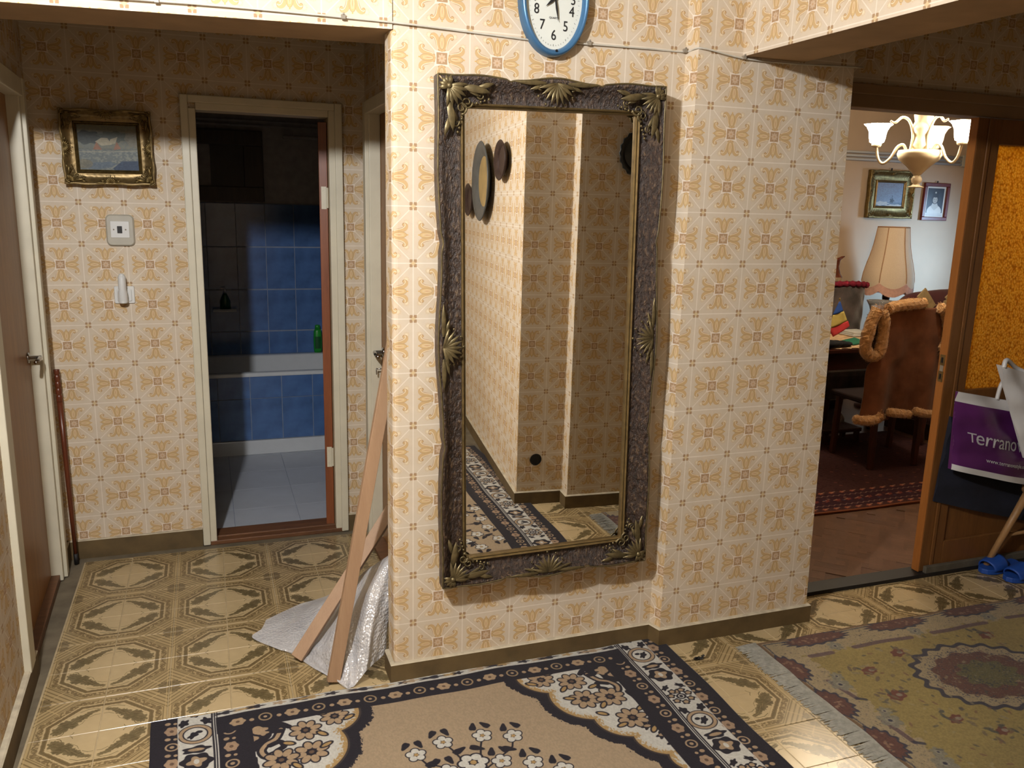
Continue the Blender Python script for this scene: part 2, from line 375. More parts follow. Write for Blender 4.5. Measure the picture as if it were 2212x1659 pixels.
def paint_rug1():
    W, H = 1.84, 2.84; c = CV(W, H, 640, (160, 140, 114)); X, Y = np.meshgrid(c.xs, c.ys)
    full = (slice(0, c.ny), slice(0, c.nx))
    bk = (34, 31, 39); wh = (196, 193, 184); bg = (162, 138, 110); oc = (164, 134, 88); br = (96, 76, 62)
    n1 = vnoise(c.ny, c.nx, 420, 5)-.5; n3 = vnoise(c.ny, c.nx, 150, 6)-.5
    U = np.minimum(X, W-X); V = np.minimum(Y, H-Y)      # four-fold symmetric
    # corner medallions: white, inside a jagged black edge
    circ = [(.525,.125,.120),(.43,.285,.150),(.365,.43,.120),(.300,.560,.100),(.265,.68,.075),(.26,.77,.05),(.35,.20,.22)]
    d = np.full(X.shape, 9.0)
    for x, y, r in circ: d = np.minimum(d, np.hypot(U-x, V-y)-r)
    tri = np.minimum(d, np.maximum(U-.30, V-.72))
    c.put(full, tri-.032-np.abs(n3)*.02-np.abs(n1)*.018, bk)
    c.put(full, tri-.0, oc); c.put(full, tri+.022+n1*.03, wh, 1, 6)
    c.put(full, np.abs(tri+.003)-.003, bk, .8)
    def S(fn):          # paint at the four mirrored places
        for mx in (0, 1):
            for my in (0, 1): fn(lambda x: (W-x if mx else x), lambda y: (H-y if my else y), (-1 if mx else 1), (-1 if my else 1))
    def flower(x, y, r, petals=8, fill=bg, line=bk, cen=br):
        for k in range(petals):
            t = 2*PI*k/petals+.2; px, py = x+math.cos(t)*r*.62, y+math.sin(t)*r*.62
            c.ell(px, py, r*.43, r*.31, line, t); 
        for k in range(petals):
            t = 2*PI*k/petals+.2; px, py = x+math.cos(t)*r*.62, y+math.sin(t)*r*.62
            c.ell(px, py, r*.34, r*.22, fill, t)
        c.ell(x, y, r*.30, r*.30, line); c.ell(x, y, r*.15, r*.15, cen)
    def corner(fx, fy, sx, sy):
        # dark angular cartouche in the corner
        for (a, b, rx, ry, an) in ((.30,.17,.05,.075,.2),(.335,.145,.055,.03,0),(.265,.24,.03,.06,0),(.285,.33,.02,.05,.2),(.275,.42,.022,.045,0),(.29,.50,.02,.04,.4)):
            c.ell(fx(a), fy(b), rx, ry, bk, an*sx*sy, 1, .12, 5)
        for (a, b, rx, ry) in ((.315,.145,.030,.018),(.29,.185,.022,.022),(.268,.25,.016,.03),(.33,.165,.016,.012)):
            c.ell(fx(a), fy(b), rx, ry, bg, 0, 1, .2, 4)
        pts = [(.385,.16),(.365,.205),(.335,.225),(.318,.255),(.33,.285),(.355,.28)]
        pl = [(fx(p.x), fy(p.y)) for p in bez([(a,b,0) for a,b in pts], 5)]
        c.line(pl, .030, bk); c.line(pl, .013, bg)
        pts = [(.41,.155),(.385,.13),(.36,.14),(.362,.165),(.385,.17)]
        c.line([(fx(p.x), fy(p.y)) for p in bez([(a,b,0) for a,b in pts], 5)], .020, bk)
        pts = [(.345,.235),(.375,.225),(.385,.25),(.365,.265)]
        c.line([(fx(p.x), fy(p.y)) for p in bez([(a,b,0) for a,b in pts], 5)], .020, bk)
        for (a, b, r) in ((.458,.19,.052),(.462,.305,.055),(.372,.315,.055),(.352,.447,.055),(.557,.147,.048)):
            flower(fx(a), fy(b), r)
        for (a, b, an) in ((.505,.225,.8),(.51,.285,-.4),(.415,.355,.9),(.40,.24,.4),(.44,.40,-.6),(.30,.40,.6),(.40,.475,.3),(.60,.165,-.5),(.515,.115,.4),(.31,.52,.9)):
            c.ell(fx(a), fy(b), .024, .012, bk, an*sx*sy); c.ell(fx(a), fy(b), .017, .007, oc, an*sx*sy)
        for (a, b) in ((.30,.555),(.325,.50),(.285,.60),(.27,.65)):
            c.ell(fx(a), fy(b), .022, .014, bk, .6, 1, .25, 5); c.ell(fx(a), fy(b), .012, .007, bg)
    S(corner)
    # side borders
    def side(fx):
        def R(a, b, col): c.rect(min(fx(a), fx(b)), max(fx(a), fx(b)), 0, H, col)
        R(0, .30, bk); R(.082, .182, wh); R(.186, .189, wh); R(.193, .197, wh)
        k = 0; y = .05
        while y < H:
            for u in (.063, .233):
                o = .04 if u > .1 else 0
                if k % 2 == 0: c.ell(fx(u), y+o, .021, .024, (156,130,106), 0, 1, .08, 6); c.ell(fx(u), y+o, .006, .007, br)
                else: c.ring(fx(u), y+o, .018, .006, bg); c.ell(fx(u), y+o, .007, .007, bg)
                c.ell(fx(u-.012), y+o+.043, .009, .008, bg); c.ell(fx(u+.010), y+o+.040, .006, .006, bg)
            y += .085; k += 1
        y = .04; k = 0
        while y < H+.1:      # the white ornate band: rings, leaves and palmettes by turns
            m3 = k % 3; u = .132
            if m3 == 0:
                c.ell(fx(u), y, .046, .040, bk, 0, 1, .10, 6); c.ell(fx(u), y, .025, .022, bg, .3, 1, .25, 4); c.ell(fx(u), y, .008, .012, wh)
                c.ell(fx(u), y+.060, .040, .018, bk, .1, 1, .15, 5); c.ell(fx(u), y+.060, .024, .008, bg)
            elif m3 == 1:
                c.ring(fx(u), y, .044, .013, bg); c.ring(fx(u), y, .036, .004, bk); c.ring(fx(u), y, .051, .003, bk)
                c.ell(fx(u-.006), y-.004, .022, .011, bk, .9, 1, .2, 5); c.ell(fx(u+.012), y+.010, .010, .007, bk)
                for a in (-1, 1): c.ell(fx(u+.034*a), y+.066, .014, .020, bk, .5*a, 1, .2, 5)
            else:
                for a, b in ((-.028,-.02),(0,-.035),(.028,-.02),(-.034,.012),(.034,.012),(0,.030),(-.018,.034),(.018,.034)):
                    c.ell(fx(u+a), y+b, .015, .013, bk, 0, 1, .15, 5); c.ell(fx(u+a), y+b, .009, .008, bg)
                c.ell(fx(u), y, .019, .016, bk); c.ring(fx(u), y, .009, .004, wh)
                for a in (-1, 1): c.ell(fx(u+.03*a), y+.062, .018, .010, bk, .7*a, 1, .2, 5)
            y += .142; k += 1
        c.rect(min(fx(.0795), fx(.0825)), max(fx(.0795), fx(.0825)), 0, H, wh); c.rect(min(fx(.1805), fx(.1835)), max(fx(.1805), fx(.1835)), 0, H, bk)
    side(lambda u: u); side(lambda u: W-u)
    # narrow end bands
    for e in (0, 1):
        fy = (lambda v: H-v) if e == 0 else (lambda v: v)   # y up in the picture; v = distance from the wall end
        c.rect(.195, W-.195, min(fy(.03), fy(.122)), max(fy(.03), fy(.122)), bk)
        c.rect(.20, W-.20, min(fy(0), fy(.03)), max(fy(0), fy(.03)), wh)
        x = .22; k = 0
        while x < W-.2:
            c.ell(x+.02*math.sin(k*2.1), fy(.012), .030+.012*math.sin(k*1.7), .008, (bk, oc, bk, bg)[k % 4], 0, .9, .3, 5); x += .058; k += 1
        x = .26; k = 0
        while x < W-.25:
            if k % 2 == 0: c.ell(x, fy(.078), .024, .020, bg, 0, 1, .08, 6); c.ell(x, fy(.078), .006, .006, br)
            else: c.ring(x, fy(.078), .019, .006, (150,128,98)); c.ell(x, fy(.078), .006, .006, bg)
            c.ell(x+.043, fy(.082), .008, .008, bg); x += .0855; k += 1
    # sprays of white flowers in the field
    def spray(fx, fy, sx, sy):
        for (a, b) in ((.762,.417),(.856,.382),(.745,.560),(.835,.52),(.668,.62),(.78,.72),(.70,.80),(.86,.66),(.33,1.20),(.42,1.28),(.34,1.36),(.50,1.20),(.44,1.12),(.55,1.30),(.62,.95),(.74,.95),(.82,.86),(.58,1.08),(.70,1.10)):
            x, y = fx(a), fy(b)
            c.line([(x, y), (x+.02*sx, fy(b+.05)), (fx(.90), fy(b+.13))], .006, bk)
            for dx, an in ((-.024, .6), (.018, -.3)):
                c.ell(x+dx*sx, fy(b-.050), .020, .011, bk, (PI/2+an)*sx*sy, 1, .15, 3)
            c.ell(x+.036*sx, fy(b+.055), .024, .012, bk, -.5*sx*sy, 1, .15, 3)
            for k in range(5):
                t = 2*PI*k/5+PI/2; c.ell(x+math.cos(t)*.019, y+math.sin(t)*.019, .0155, .0155, bk)
            for k in range(5):
                t = 2*PI*k/5+PI/2; c.ell(x+math.cos(t)*.019, y+math.sin(t)*.019, .0120, .0120, wh)
            c.ell(x, y, .007, .007, oc)
    S(spray)
    for y in (.502, 1.42, H-.502):
        x = W/2
        for k in range(6):
            t = 2*PI*k/6; c.ell(x+math.cos(t)*.03, y+math.sin(t)*.026, .022, .020, bk)
        for k in range(6):
            t = 2*PI*k/6; c.ell(x+math.cos(t)*.03, y+math.sin(t)*.026, .016, .015, wh)
        c.ell(x, y, .010, .010, oc)
    S(lambda fx, fy, sx, sy: None)
    c.ell(W/2, H/2, .26, .20, bk, 0, 1, .06, 12); c.ell(W/2, H/2, .20, .15, wh, 0, 1, .06, 12); c.ell(W/2, H/2, .13, .09, bk, 0, 1, .1, 8); flower(W/2, H/2, .07)
    c.a *= (1+n1*.10)[..., None]
    return c.image('black_rug_print')

def paint_rug2():
    W, H = 1.475, 1.258; c = CV(W, H, 420, (142, 125, 76)); X, Y0 = np.meshgrid(c.xs, c.ys); V = H-Y0; U = X
    full = (slice(0, c.ny), slice(0, c.nx)); n1 = vnoise(c.ny, c.nx, 300, 8)-.5; n2 = vnoise(c.ny, c.nx, 90, 9)-.5; n4 = vnoise(c.ny, c.nx, 9, 10)-.5
    c.a += (n4*.07)[..., None]*np.array((1, .9, .4))
    bg = (152, 136, 106); mar = (92, 62, 54); nv = (52, 52, 66); pu = (94, 76, 76); gr = (140, 134, 118); ol = (96, 92, 60)
    E = np.minimum(U, V)
    c.put(full, E-.135-n2*.06, bg, 1, 3)
    c.put(full, E-.012, (112, 88, 64), 1, 2); c.put(full, np.abs(E-.02+n1*.004)-.003, nv, .7)
    fy = lambda v: H-v
    for k in range(7):          # scalloped maroon palmettes along the short side
        y = .02+.232*k+.17
        c.ell(.015, fy(y), .062, .088, nv, .15, .95, .10, 14); c.ell(.015, fy(y), .052, .076, mar, .15, 1, .08, 14)
        for j in range(12): c.ell(.008+.04*random.random(), fy(y+.09*(random.random()-.5)), .006, .005, (140,112,90), 0, .7)
    for k in range(6):          # and along the long side
        x = .254+.405*k
        c.ell(x, fy(.035), .15, .040, nv, 0, .95, .10, 16); c.ell(x, fy(.033), .135, .032, mar, 0, 1, .08, 16)
        for j in range(16): c.ell(x+.22*(random.random()-.5), fy(.02+.03*random.random()), .006, .005, (140,112,90), 0, .7)
    for (a, b) in ((.146,.244),(.356,.634),(.75,1.035),(1.16,1.44),(1.55,1.8)):
        c.line([(a, fy(.135)), (b, fy(.140))], .022, pu, .95)
    for k in range(6):
        y = .36+.26*k; c.line([(.10, fy(y-.06)), (.115, fy(y+.06))], .020, pu, .95); c.line([(.115, fy(y+.06)), (.14, fy(y+.075))], .014, nv, .8)
    def fl(x, y, r):
        for k in range(6):
            t = 2*PI*k/6+.3; c.ell(x+math.cos(t)*r*.6, fy(y)+math.sin(t)*r*.6, r*.42, r*.34, (122,118,104), t, .9)
        c.ell(x, fy(y), r*.36, r*.36, gr); c.ell(x, fy(y), r*.17, r*.17, nv)
    for k in range(6): fl(.125, .33+.118*2*k*.98, .042); fl(.15, .28+.118*2*k*.98, .026)
    for k in range(5): fl(.29+.4*k, .105, .032)
    mx, my = .70, .44            # the medallion
    c.ell(mx, fy(my), .285, .215, nv, 0, .9, .045, 20); c.ell(mx, fy(my), .262, .195, bg, 0, 1, .045, 20)
    c.ell(mx, fy(my), .205, .148, mar, 0, .95, .05, 12); c.ell(mx+.01, fy(my), .12, .085, ol, 0, .95, .12, 9)
    w = c.win(mx-.3, mx+.3, fy(my)-.22, fy(my)+.22); sl, A, B = w
    r = np.hypot((A-mx)/.27, (B-fy(my))/.20)
    c.put(sl, np.where(r < 1.0, .26-n1[sl]+.10*np.sin(r*14), 1)*.02, nv, .75); c.put(sl, np.where(r < .9, n1[sl]+.33, 1)*.02, gr, .7)
    for (a, b, s_) in ((.293,.289,1),(.266,.449,1.2),(.489,.226,1),(.35,.62,.9),(.62,.80,1),(.95,.22,1),(1.08,.42,1.1),(.98,.68,1),(.45,.72,.8),(.80,.72,.9),(1.25,.30,1),(1.3,.6,1)):
        c.ell(a, fy(b), .034*s_, .022*s_, (98,56,48), .4, .9, .12, 6); c.ell(a+.01, fy(b), .012, .009, gr, 0, .8)
        for k in range(10):
            c.ell(a+.15*(random.random()-.5), fy(b+.11*(random.random()-.5)), .010+.010*random.random(), .007, random.choice(((110,98,76),(96,84,72),(72,72,68),(132,120,92))), random.random()*3, .8)
    rr = np.random.default_rng(5)
    for k in range(520):
        a, b = rr.random()*W, rr.random()*H
        if min(a, b) > .15: c.ell(a, fy(b), .006+.008*rr.random(), .005, ((98,94,74),(70,72,70),(110,80,66),(146,134,100))[k % 4], rr.random()*3, .6)
    c.put(full, np.where(E < .14, .40-np.abs(n1), 1)*.02, nv, .6)
    c.a *= (1+n1*.16)[..., None]
    return c.image('olive_rug_print')

def paint_rug3():
    W, H = 2.45, 1.358; c = CV(W, H, 260, (72, 46, 46)); n = vnoise(c.ny, c.nx, 160, 2)-.5; full = (slice(0, c.ny), slice(0, c.nx))
    X, Y = np.meshgrid(c.xs, c.ys)
    c.put(full, np.abs(Y-.16)-.10, (58, 34, 44), 1); c.put(full, (.30-np.abs(n))*.05, (50,26,32), .6)
    for k in range(34):
        x = .04+.078*k
        for y, s_ in ((.045, 1), (.275, 1), (.16, 1.3)):
            c.ell(x+(.03 if y == .16 else 0), y, .020*s_, .013, (150, 86, 66) if y != .16 else (120, 60, 52), .5, 1, .2, 5); c.line([(x, y), (x+.035, y+.012)], .007, (176, 140, 112), .9)
    for k in range(200): c.ell(random.random()*W, .3+random.random()*.9, .012, .010, random.choice(((52,36,50),(120,70,60),(44,30,36))), 0, .8, .2, 4)
    for k in range(60):
        x = .02+.041*k; c.line([(x, .085), (x+.02, .10), (x+.041, .085)], .006, (150, 120, 100), .8); c.line([(x, .235), (x+.02, .22), (x+.041, .235)], .006, (150, 120, 100), .8)
        c.ell(x, .16+.03*math.sin(k*1.9), .010, .008, ((140, 104, 84), (96, 48, 44), (60, 62, 84))[k % 3], .4*k, .9, .3, 4)
    c.rect(0, W, 0, .018, (124, 72, 48))
    return c.image('red_rug_print')

def paint_hall_picture():
    c = CV(1, .74, 300, (126, 134, 132)); n = vnoise(c.ny, c.nx, 40, 1)-.5; X, Y = np.meshgrid(c.xs, c.ys); full = (slice(0, c.ny), slice(0, c.nx))
    c.put(full, np.where(Y > .36, n-.05, 1), (150, 154, 140), .8); c.ell(.18, .52, .22, .10, (64, 74, 76), 0, .9, .12, 7); c.ell(.60, .54, .26, .08, (88, 100, 96), 0, .8, .15, 9)
    c.ell(.90, .52, .12, .14, (150, 146, 132), .6, .8, .1, 7)
    c.poly([(.30,.46),(.40,.52),(.50,.52),(.56,.42),(.40,.40)], (206, 200, 178)); c.poly([(.54,.50),(.66,.54),(.62,.44),(.52,.42)], (206, 200, 178))
    c.poly([(.26,.34),(.32,.46),(.40,.34)], (176, 124, 98)); c.poly([(.58,.34),(.64,.47),(.70,.36)], (176, 124, 98))
    c.rect(0, 1, 0, .33, (164, 172, 170), .8, 6); c.put(full, np.where(Y < .33, n-.1, 1), (126, 140, 150), .7)
    c.line([(.0,.30),(.5,.31),(1,.34)], .012, (196, 194, 178), .8)
    c.poly([(.55,.06),(.70,.17),(1,.18),(1,0),(.6,0)], (58, 84, 124)); c.ell(.35, .10, .25, .05, (110, 132, 160), .1, .8, .1, 7); c.ell(.10,.12,.14,.07,(150,140,112),0,.6)
    c.a += (n*.08)[..., None]; c.a = c.a*.80*np.array((1, .98, .92), np.float32); return c.image('hall_picture_print')
def paint_sea():
    c = CV(1, 1.2, 200, (124, 142, 166)); n = vnoise(c.ny, c.nx, 30, 12)-.5; X, Y = np.meshgrid(c.xs, c.ys); full = (slice(0, c.ny), slice(0, c.nx))
    c.put(full, (.95-Y)*.1+n*.1, (132, 130, 150), .7, 20); c.rect(0, 1, 0, .26, (96, 116, 138)); 
    c.ell(.25, .20, .25, .09, (190, 196, 198), 0, .9, .15, 7); c.ell(.75, .10, .35, .07, (206, 206, 200), 0, .9, .15, 9); c.ell(.5, .02, .5, .06, (150, 152, 150), 0, .8)
    c.ell(.60, .33, .07, .09, (56, 66, 80), 0, 1, .2, 5); c.line([(.60,.38),(.60,.55)], .018, (58, 68, 82)); c.line([(.56,.40),(.56,.48)], .012, (58, 68, 82))
    c.a += (n*.07)[..., None]; return c.image('sea_picture_print')
def paint_portrait():
    c = CV(.72, 1, 240, (226, 222, 212)); c.rect(.07, .65, .06, .94, (52, 56, 66)); n = vnoise(c.ny, c.nx, 8, 3)-.5
    c.ell(.36, .18, .26, .22, (224, 222, 214)); c.rect(.07, .65, .06, .14, (214, 212, 206)); c.poly([(.22,.34),(.36,.22),(.50,.34),(.44,.46),(.28,.46)], (196, 194, 188))
    c.ell(.36, .60, .13, .17, (40, 40, 46)); c.ell(.36, .56, .085, .115, (178, 174, 166)); c.poly([(.25,.66),(.36,.64),(.47,.66),(.45,.74),(.27,.74)], (34, 34, 40))
    c.ell(.36, .78, .12, .06, (44, 46, 54)); c.ell(.36, .80, .03, .03, (196, 196, 190))
    for sx in (-1, 1): c.ell(.36+.035*sx, .575, .014, .008, (40, 38, 40))
    c.ell(.36, .50, .022, .007, (96, 84, 82)); c.rect(.07,.65,.06,.065,(52,56,66)); c.a += (n*.03)[..., None]
    return c.image('portrait_print')

IMG_WP = paint_wallpaper(); IMG_TILE = paint_tile()
M = {}
M['wp'] = imgmat('wallpaper', IMG_WP, .75, nscale=40, var=.05, spec=.25, wear=.08)
M['tile'] = imgmat('printed_floor_tile', IMG_TILE, .22, nscale=18, var=.10, spec=.5, wear=.10)
M['mortar'] = plain('floor_mortar', (112, 101, 82), .85, var=.3, scale=9, bump=.4, bscale=40)
M['skirt'] = plain('baseboard_cement', (98, 80, 50), .6, var=.25, scale=12, bump=.15, bscale=30)
M['dust'] = plain('baseboard_dust', (196, 184, 160), .9, var=.2, scale=25)
M['soffit'] = plain('beam_plaster', (182, 150, 112), .8, var=.14, scale=6, bump=.1)
M['ceil'] = plain('ceiling_plaster', (226, 216, 196), .85, var=.04, scale=4)
M['cream'] = plain('cream_paint', (222, 214, 190), .45, var=.06, scale=8, bump=.08, bscale=25)
M['doorbrown'] = wood('brown_door_veneer', (140, 92, 46), (176, 124, 66), .4, (9,9,.8))
M['doorred'] = wood('red_brown_door', (116, 60, 32), (146, 84, 48), .4, (9,9,.8))
M['sill'] = wood('worn_sill', (84, 54, 34), (128, 86, 54), .5, (2,14,14))
M['batten'] = wood('fresh_batten', (162, 128, 98), (178, 144, 112), .55, (12,12,1))
M['cane'] = wood('cane_wood', (74, 34, 20), (116, 58, 32), .35, (20,20,2))
M['dark'] = plain('dark_rubber', (24, 22, 22), .6)
M['chrome'] = plain('chrome', (210, 212, 216), .15, 1.0, var=.03)
M['whiteplastic'] = plain('white_plastic', (232, 232, 228), .3, var=.02)
M['greyplastic'] = plain('grey_plastic', (186, 180, 164), .4, var=.04)
M['black'] = plain('black_plastic', (16, 18, 24), .3)
M['gold'] = plain('old_gold', (120, 100, 58), .40, .7, var=.4, scale=60, bump=.3, bscale=120)
M['goldflat'] = plain('gold_bead', (132, 110, 70), .38, .6, var=.25, scale=40, bump=.15)
M['goldpale'] = plain('tarnished_gold', (114, 101, 70), .42, .6, var=.35, scale=50, bump=.3, bscale=120)
def bark():
    t = NT('dark_bark_lacquer'); co = t.coord('Object', (1, 1, .45)); f = t.noise(co, 95, 5, .65); g = t.noise(co, 220, 2)
    c = t.ramp(f, [(.35, lin((28, 15, 8))), (.55, lin((60, 39, 25))), (.72, lin((134, 110, 80)))])
    return t.bsdf(c, .34, 0, t.bump(f, 1.0, .012), spec=.8, coat=.0)
M['bark'] = bark()
def mirror():
    t = NT('mirror_silver'); co = t.coord(); f = t.noise(co, 2.2, 1)
    g = t.n('ShaderNodeBsdfGlossy'); g.inputs['Color'].default_value = (.78, .77, .74, 1); g.inputs['Roughness'].default_value = 0.0
    t.l(t.bump(f, .05, .004), g.inputs['Normal']); t.l(g.outputs[0], t.out.inputs[0]); return t.m
M['mirror'] = mirror()
def amber():
    t = NT('amber_pebbled_glass'); co = t.coord('Object', (1, 1, 1)); vo = t.n('ShaderNodeTexVoronoi'); vo.inputs['Scale'].default_value = 95; t.l(co, vo.inputs['Vector'])
    nm = t.bump(vo.outputs['Distance'], 1.0, .006); nz = t.noise(co, 160, 3)
    col = t.ramp(vo.outputs['Distance'], [(.0, lin((255, 232, 130))), (.45, lin((250, 200, 84))), (.9, lin((200, 144, 40)))])
    a = t.n('ShaderNodeBsdfTranslucent'); t.l(col, a.inputs[0]); t.l(nm, a.inputs['Normal'])
    b = t.n('ShaderNodeBsdfPrincipled'); t.l(col, b.inputs['Base Color']); b.inputs['Roughness'].default_value = .18; t.l(nm, b.inputs['Normal'])
    mx = t.n('ShaderNodeMixShader'); mx.inputs[0].default_value = .28; t.l(a.outputs[0], mx.inputs[1]); t.l(b.outputs[0], mx.inputs[2]); t.l(mx.outputs[0], t.out.inputs[0]); return t.m
M['amber'] = amber()
M['walnut'] = wood('living_door_wood', (104, 66, 32), (136, 90, 46), .4, (10,10,.9))
M['walnutedge'] = wood('living_door_edge', (150, 92, 40), (176, 112, 54), .4, (10,10,.9))
M['parquet'] = wood('oak_parquet', (104, 77, 60), (128, 98, 78), .28, (3,3,3), 4)
M['parquet2'] = wood('oak_parquet_dark', (94, 69, 54), (118, 90, 72), .28, (3,3,3), 4)
M['lrwall'] = plain('living_wall_paint', (202, 178, 152), .8, var=.04, scale=3)
M['table'] = wood('dark_table_wood', (44, 22, 16), (72, 36, 26), .3, (3,12,12))
M['chairwood'] = wood('dark_chair_wood', (52, 26, 18), (84, 44, 30), .35, (12,12,2))
M['suede'] = plain('brown_suede', (124, 80, 58), .95, var=.4, scale=6, bump=.3, bscale=90, sheen=.15, spec=.05)
M['fur'] = plain('tan_fleece', (214, 166, 112), .95, var=.2, scale=40, bump=.9, bscale=180, sheen=.6)
M['greyfur'] = plain('grey_fur', (74, 62, 58), .95, var=.8, scale=7, bump=.9, bscale=120, sheen=.5)
M['redcloth'] = plain('red_plush', (130, 22, 48), .9, var=.25, scale=30, bump=.6)
def bwrap():
    t = NT('bubble_wrap_plastic'); co = t.coord('Object'); vo = t.n('ShaderNodeTexVoronoi'); vo.inputs['Scale'].default_value = 105; t.l(co, vo.inputs['Vector'])
    inv = t.n('ShaderNodeMath', operation='SUBTRACT'); inv.inputs[0].default_value = .6; t.l(vo.outputs['Distance'], inv.inputs[1])
    f = t.noise(co, 9, 4); hh = t.mix(.6, inv.outputs[0], t.noise(co, 26, 4)); nm = t.bump(hh, 1.0, .010)
    cc = t.ramp(f, [(.3, (.72, .72, .74, 1)), (.7, (.90, .90, .92, 1))])
    df = t.n('ShaderNodeBsdfDiffuse'); t.l(cc, df.inputs[0]); t.l(nm, df.inputs['Normal'])
    gl = t.n('ShaderNodeBsdfGlossy'); gl.inputs['Color'].default_value = (.95, .96, 1, 1); gl.inputs['Roughness'].default_value = .12; t.l(nm, gl.inputs['Normal'])
    tr = t.n('ShaderNodeBsdfTransparent'); tr.inputs[0].default_value = (.94, .94, .96, 1)
    m1 = t.n('ShaderNodeMixShader'); m1.inputs[0].default_value = .30; t.l(df.outputs[0], m1.inputs[1]); t.l(gl.outputs[0], m1.inputs[2])
    mx = t.n('ShaderNodeMixShader'); mx.inputs[0].default_value = .66; t.l(tr.outputs[0], mx.inputs[1]); t.l(m1.outputs[0], mx.inputs[2]); t.l(mx.outputs[0], t.out.inputs[0]); return t.m
M['wrap'] = bwrap()
def glassy(name, col, rough=.05):
    t = NT(name); f = t.noise(t.coord(), 40, 2); return t.bsdf(col, rough, 0, t.bump(f, .4, .004), trans=.85, ior=1.4)
M['crystal'] = glassy('cut_crystal', (.92, .95, 1, 1)); M['clear'] = glassy('clear_plastic', (.85, .9, .95, 1), .2)
def emis(name, col, s):
    t = NT(name); f = t.noise(t.coord(), 14, 2); return t.bsdf(lin((250, 244, 232)), .4, 0, None, emit=t.ramp(f, [(.2, col), (.8, tuple(min(1, v*1.05) for v in col[:3])+(1,))]), estr=s)
M['shadelit'] = emis('lit_tulip_glass', (1, .80, .55, 1), 75)
M['shadedim'] = emis('dim_tulip_glass', (1, .84, .62, 1), 1.2)
M['porcelain'] = plain('cream_porcelain', (240, 226, 200), .25, var=.03)
M['bathfloor'] = plain('bath_floor_tile', (196, 202, 212), .3, var=.10, scale=4)
M['bathtile'] = plain('blue_glazed_tile', (84, 118, 172), .18, var=.30, scale=7)
M['grout'] = plain('bath_grout', (150, 160, 180), .8)
M['bathwall'] = plain('bath_plaster', (190, 182, 176), .8)
M['tub'] = plain('tub_enamel', (222, 226, 230), .12, var=.02)
M['purple'] = plain('purple_bag_plastic', (88, 38, 96), .22, var=.15, scale=6, bump=.8, bscale=16)
M['whitebag'] = plain('white_bag_plastic', (222, 222, 222), .3, var=.06, scale=8, bump=.35, bscale=25)
M['navy'] = plain('navy_cloth', (24, 28, 44), .9, var=.2, scale=14, bump=.2)
M['slipper'] = plain('blue_foam', (28, 74, 160), .55, var=.1, scale=20)
M['stoolwood'] = wood('stool_beech', (150, 112, 70), (180, 138, 90), .5, (10,10,2))
M['cord'] = plain('white_cord', (206, 200, 186), .5); M['nail'] = plain('cord_clip', (150, 140, 124), .4)
M['fringe'] = plain('grey_fringe', (150, 148, 138), .95, var=.2, scale=60, bump=.6, bscale=150)

# ------------------------------------------------------------------ setting: floor with printed tiles
YA, YB, YH = 2.652, 2.597, 4.125
CEIL = 2.78
fl = struct('floor', MB().box(-1.9, 4.4, -2.1, 2.83, -.06, -.006).box(-.9, .95, 2.83, 4.16, -.06, -.006), M['mortar'])
def tile_mesh(fu, fv, T=.2):
    mb = MB(); g = .0012; a = T-g; h = .006; b = .0012
    U_ = lambda x: (1-x/T) if fu else x/T
    V_ = lambda y: (1-y/T) if fv else y/T
    top = [(g+b, g+b), (a-b, g+b), (a-b, a-b), (g+b, a-b)]; low = [(g, g), (a, g), (a, a), (g, a)]
    vt = [(x, y, 0) for x, y in top]+[(x, y, -b) for x, y in low]+[(x, y, -h) for x, y in low]
    fs = [(0,1,2,3)]; 
    for k in range(4): k2 = (k+1) % 4; fs += [(4+k, 4+k2, k2, k), (8+k, 8+k2, 4+k2, 4+k)]
    uvs = [[(U_(vt[i][0]), V_(vt[i][1])) for i in f] for f in fs]
    mb.add(vt, fs, 0, uvs); me = mb.mesh('tile'); me.materials.append(M['tile']); return me
grt = plain('tile_grout', (184, 164, 128), .8, var=.15, scale=30)
o = obj('tile_bed', MB().box(-.60, .72, 2.46, 4.05, -.006, -.0016).box(-.60, .0, 1.45, 2.46, -.006, -.0016).box(1.45, 3.95, 1.2, 2.77, -.006, -.0016).box(1.45, 2.1, .0, 1.2, -.006, -.0016), grt, fl)
TM = {(a, b): tile_mesh(a, b) for a in (0, 1) for b in (0, 1)}
def lay(x0, y0, i0, i1, j0, j1, ok=lambda x, y: True, T=.2, ox=0, oy=0, sc=1.0):
    for i in range(i0, i1):
        for j in range(j0, j1):
            x, y = x0+i*T*sc, y0+j*T
            if not ok(x, y): continue
            o = bpy.data.objects.new('tile', TM[((i+ox) % 2, (j+oy) % 2)]); COL.objects.link(o); o.scale.x = sc
            o.location = (x, y, random.uniform(-.0006, .0004)); o.rotation_euler = (random.gauss(0, .0022), random.gauss(0, .0022), 0); setpar(o, fl)
# medallion centre: hall (0.005, 2.655); entry side (1.645, 2.211)
lay(.005, 2.655, -3, 4, 0, 7, lambda x, y: y < 4.05)
lay(.005, 2.655, -3, -1, -6, 0)
lay(.005, 2.655, -1, 3, -1, 0)
lay(1.645, 2.211, -1, 11, -5, 4, lambda x, y: not (x > 1.98 and y < 2.15 and x < 3.3) and y < 2.8 and not(x < 1.5 and y > 2.45), sc=1.02)
lay(1.645, 2.211, -1, 3, -11, -5, sc=1.02)

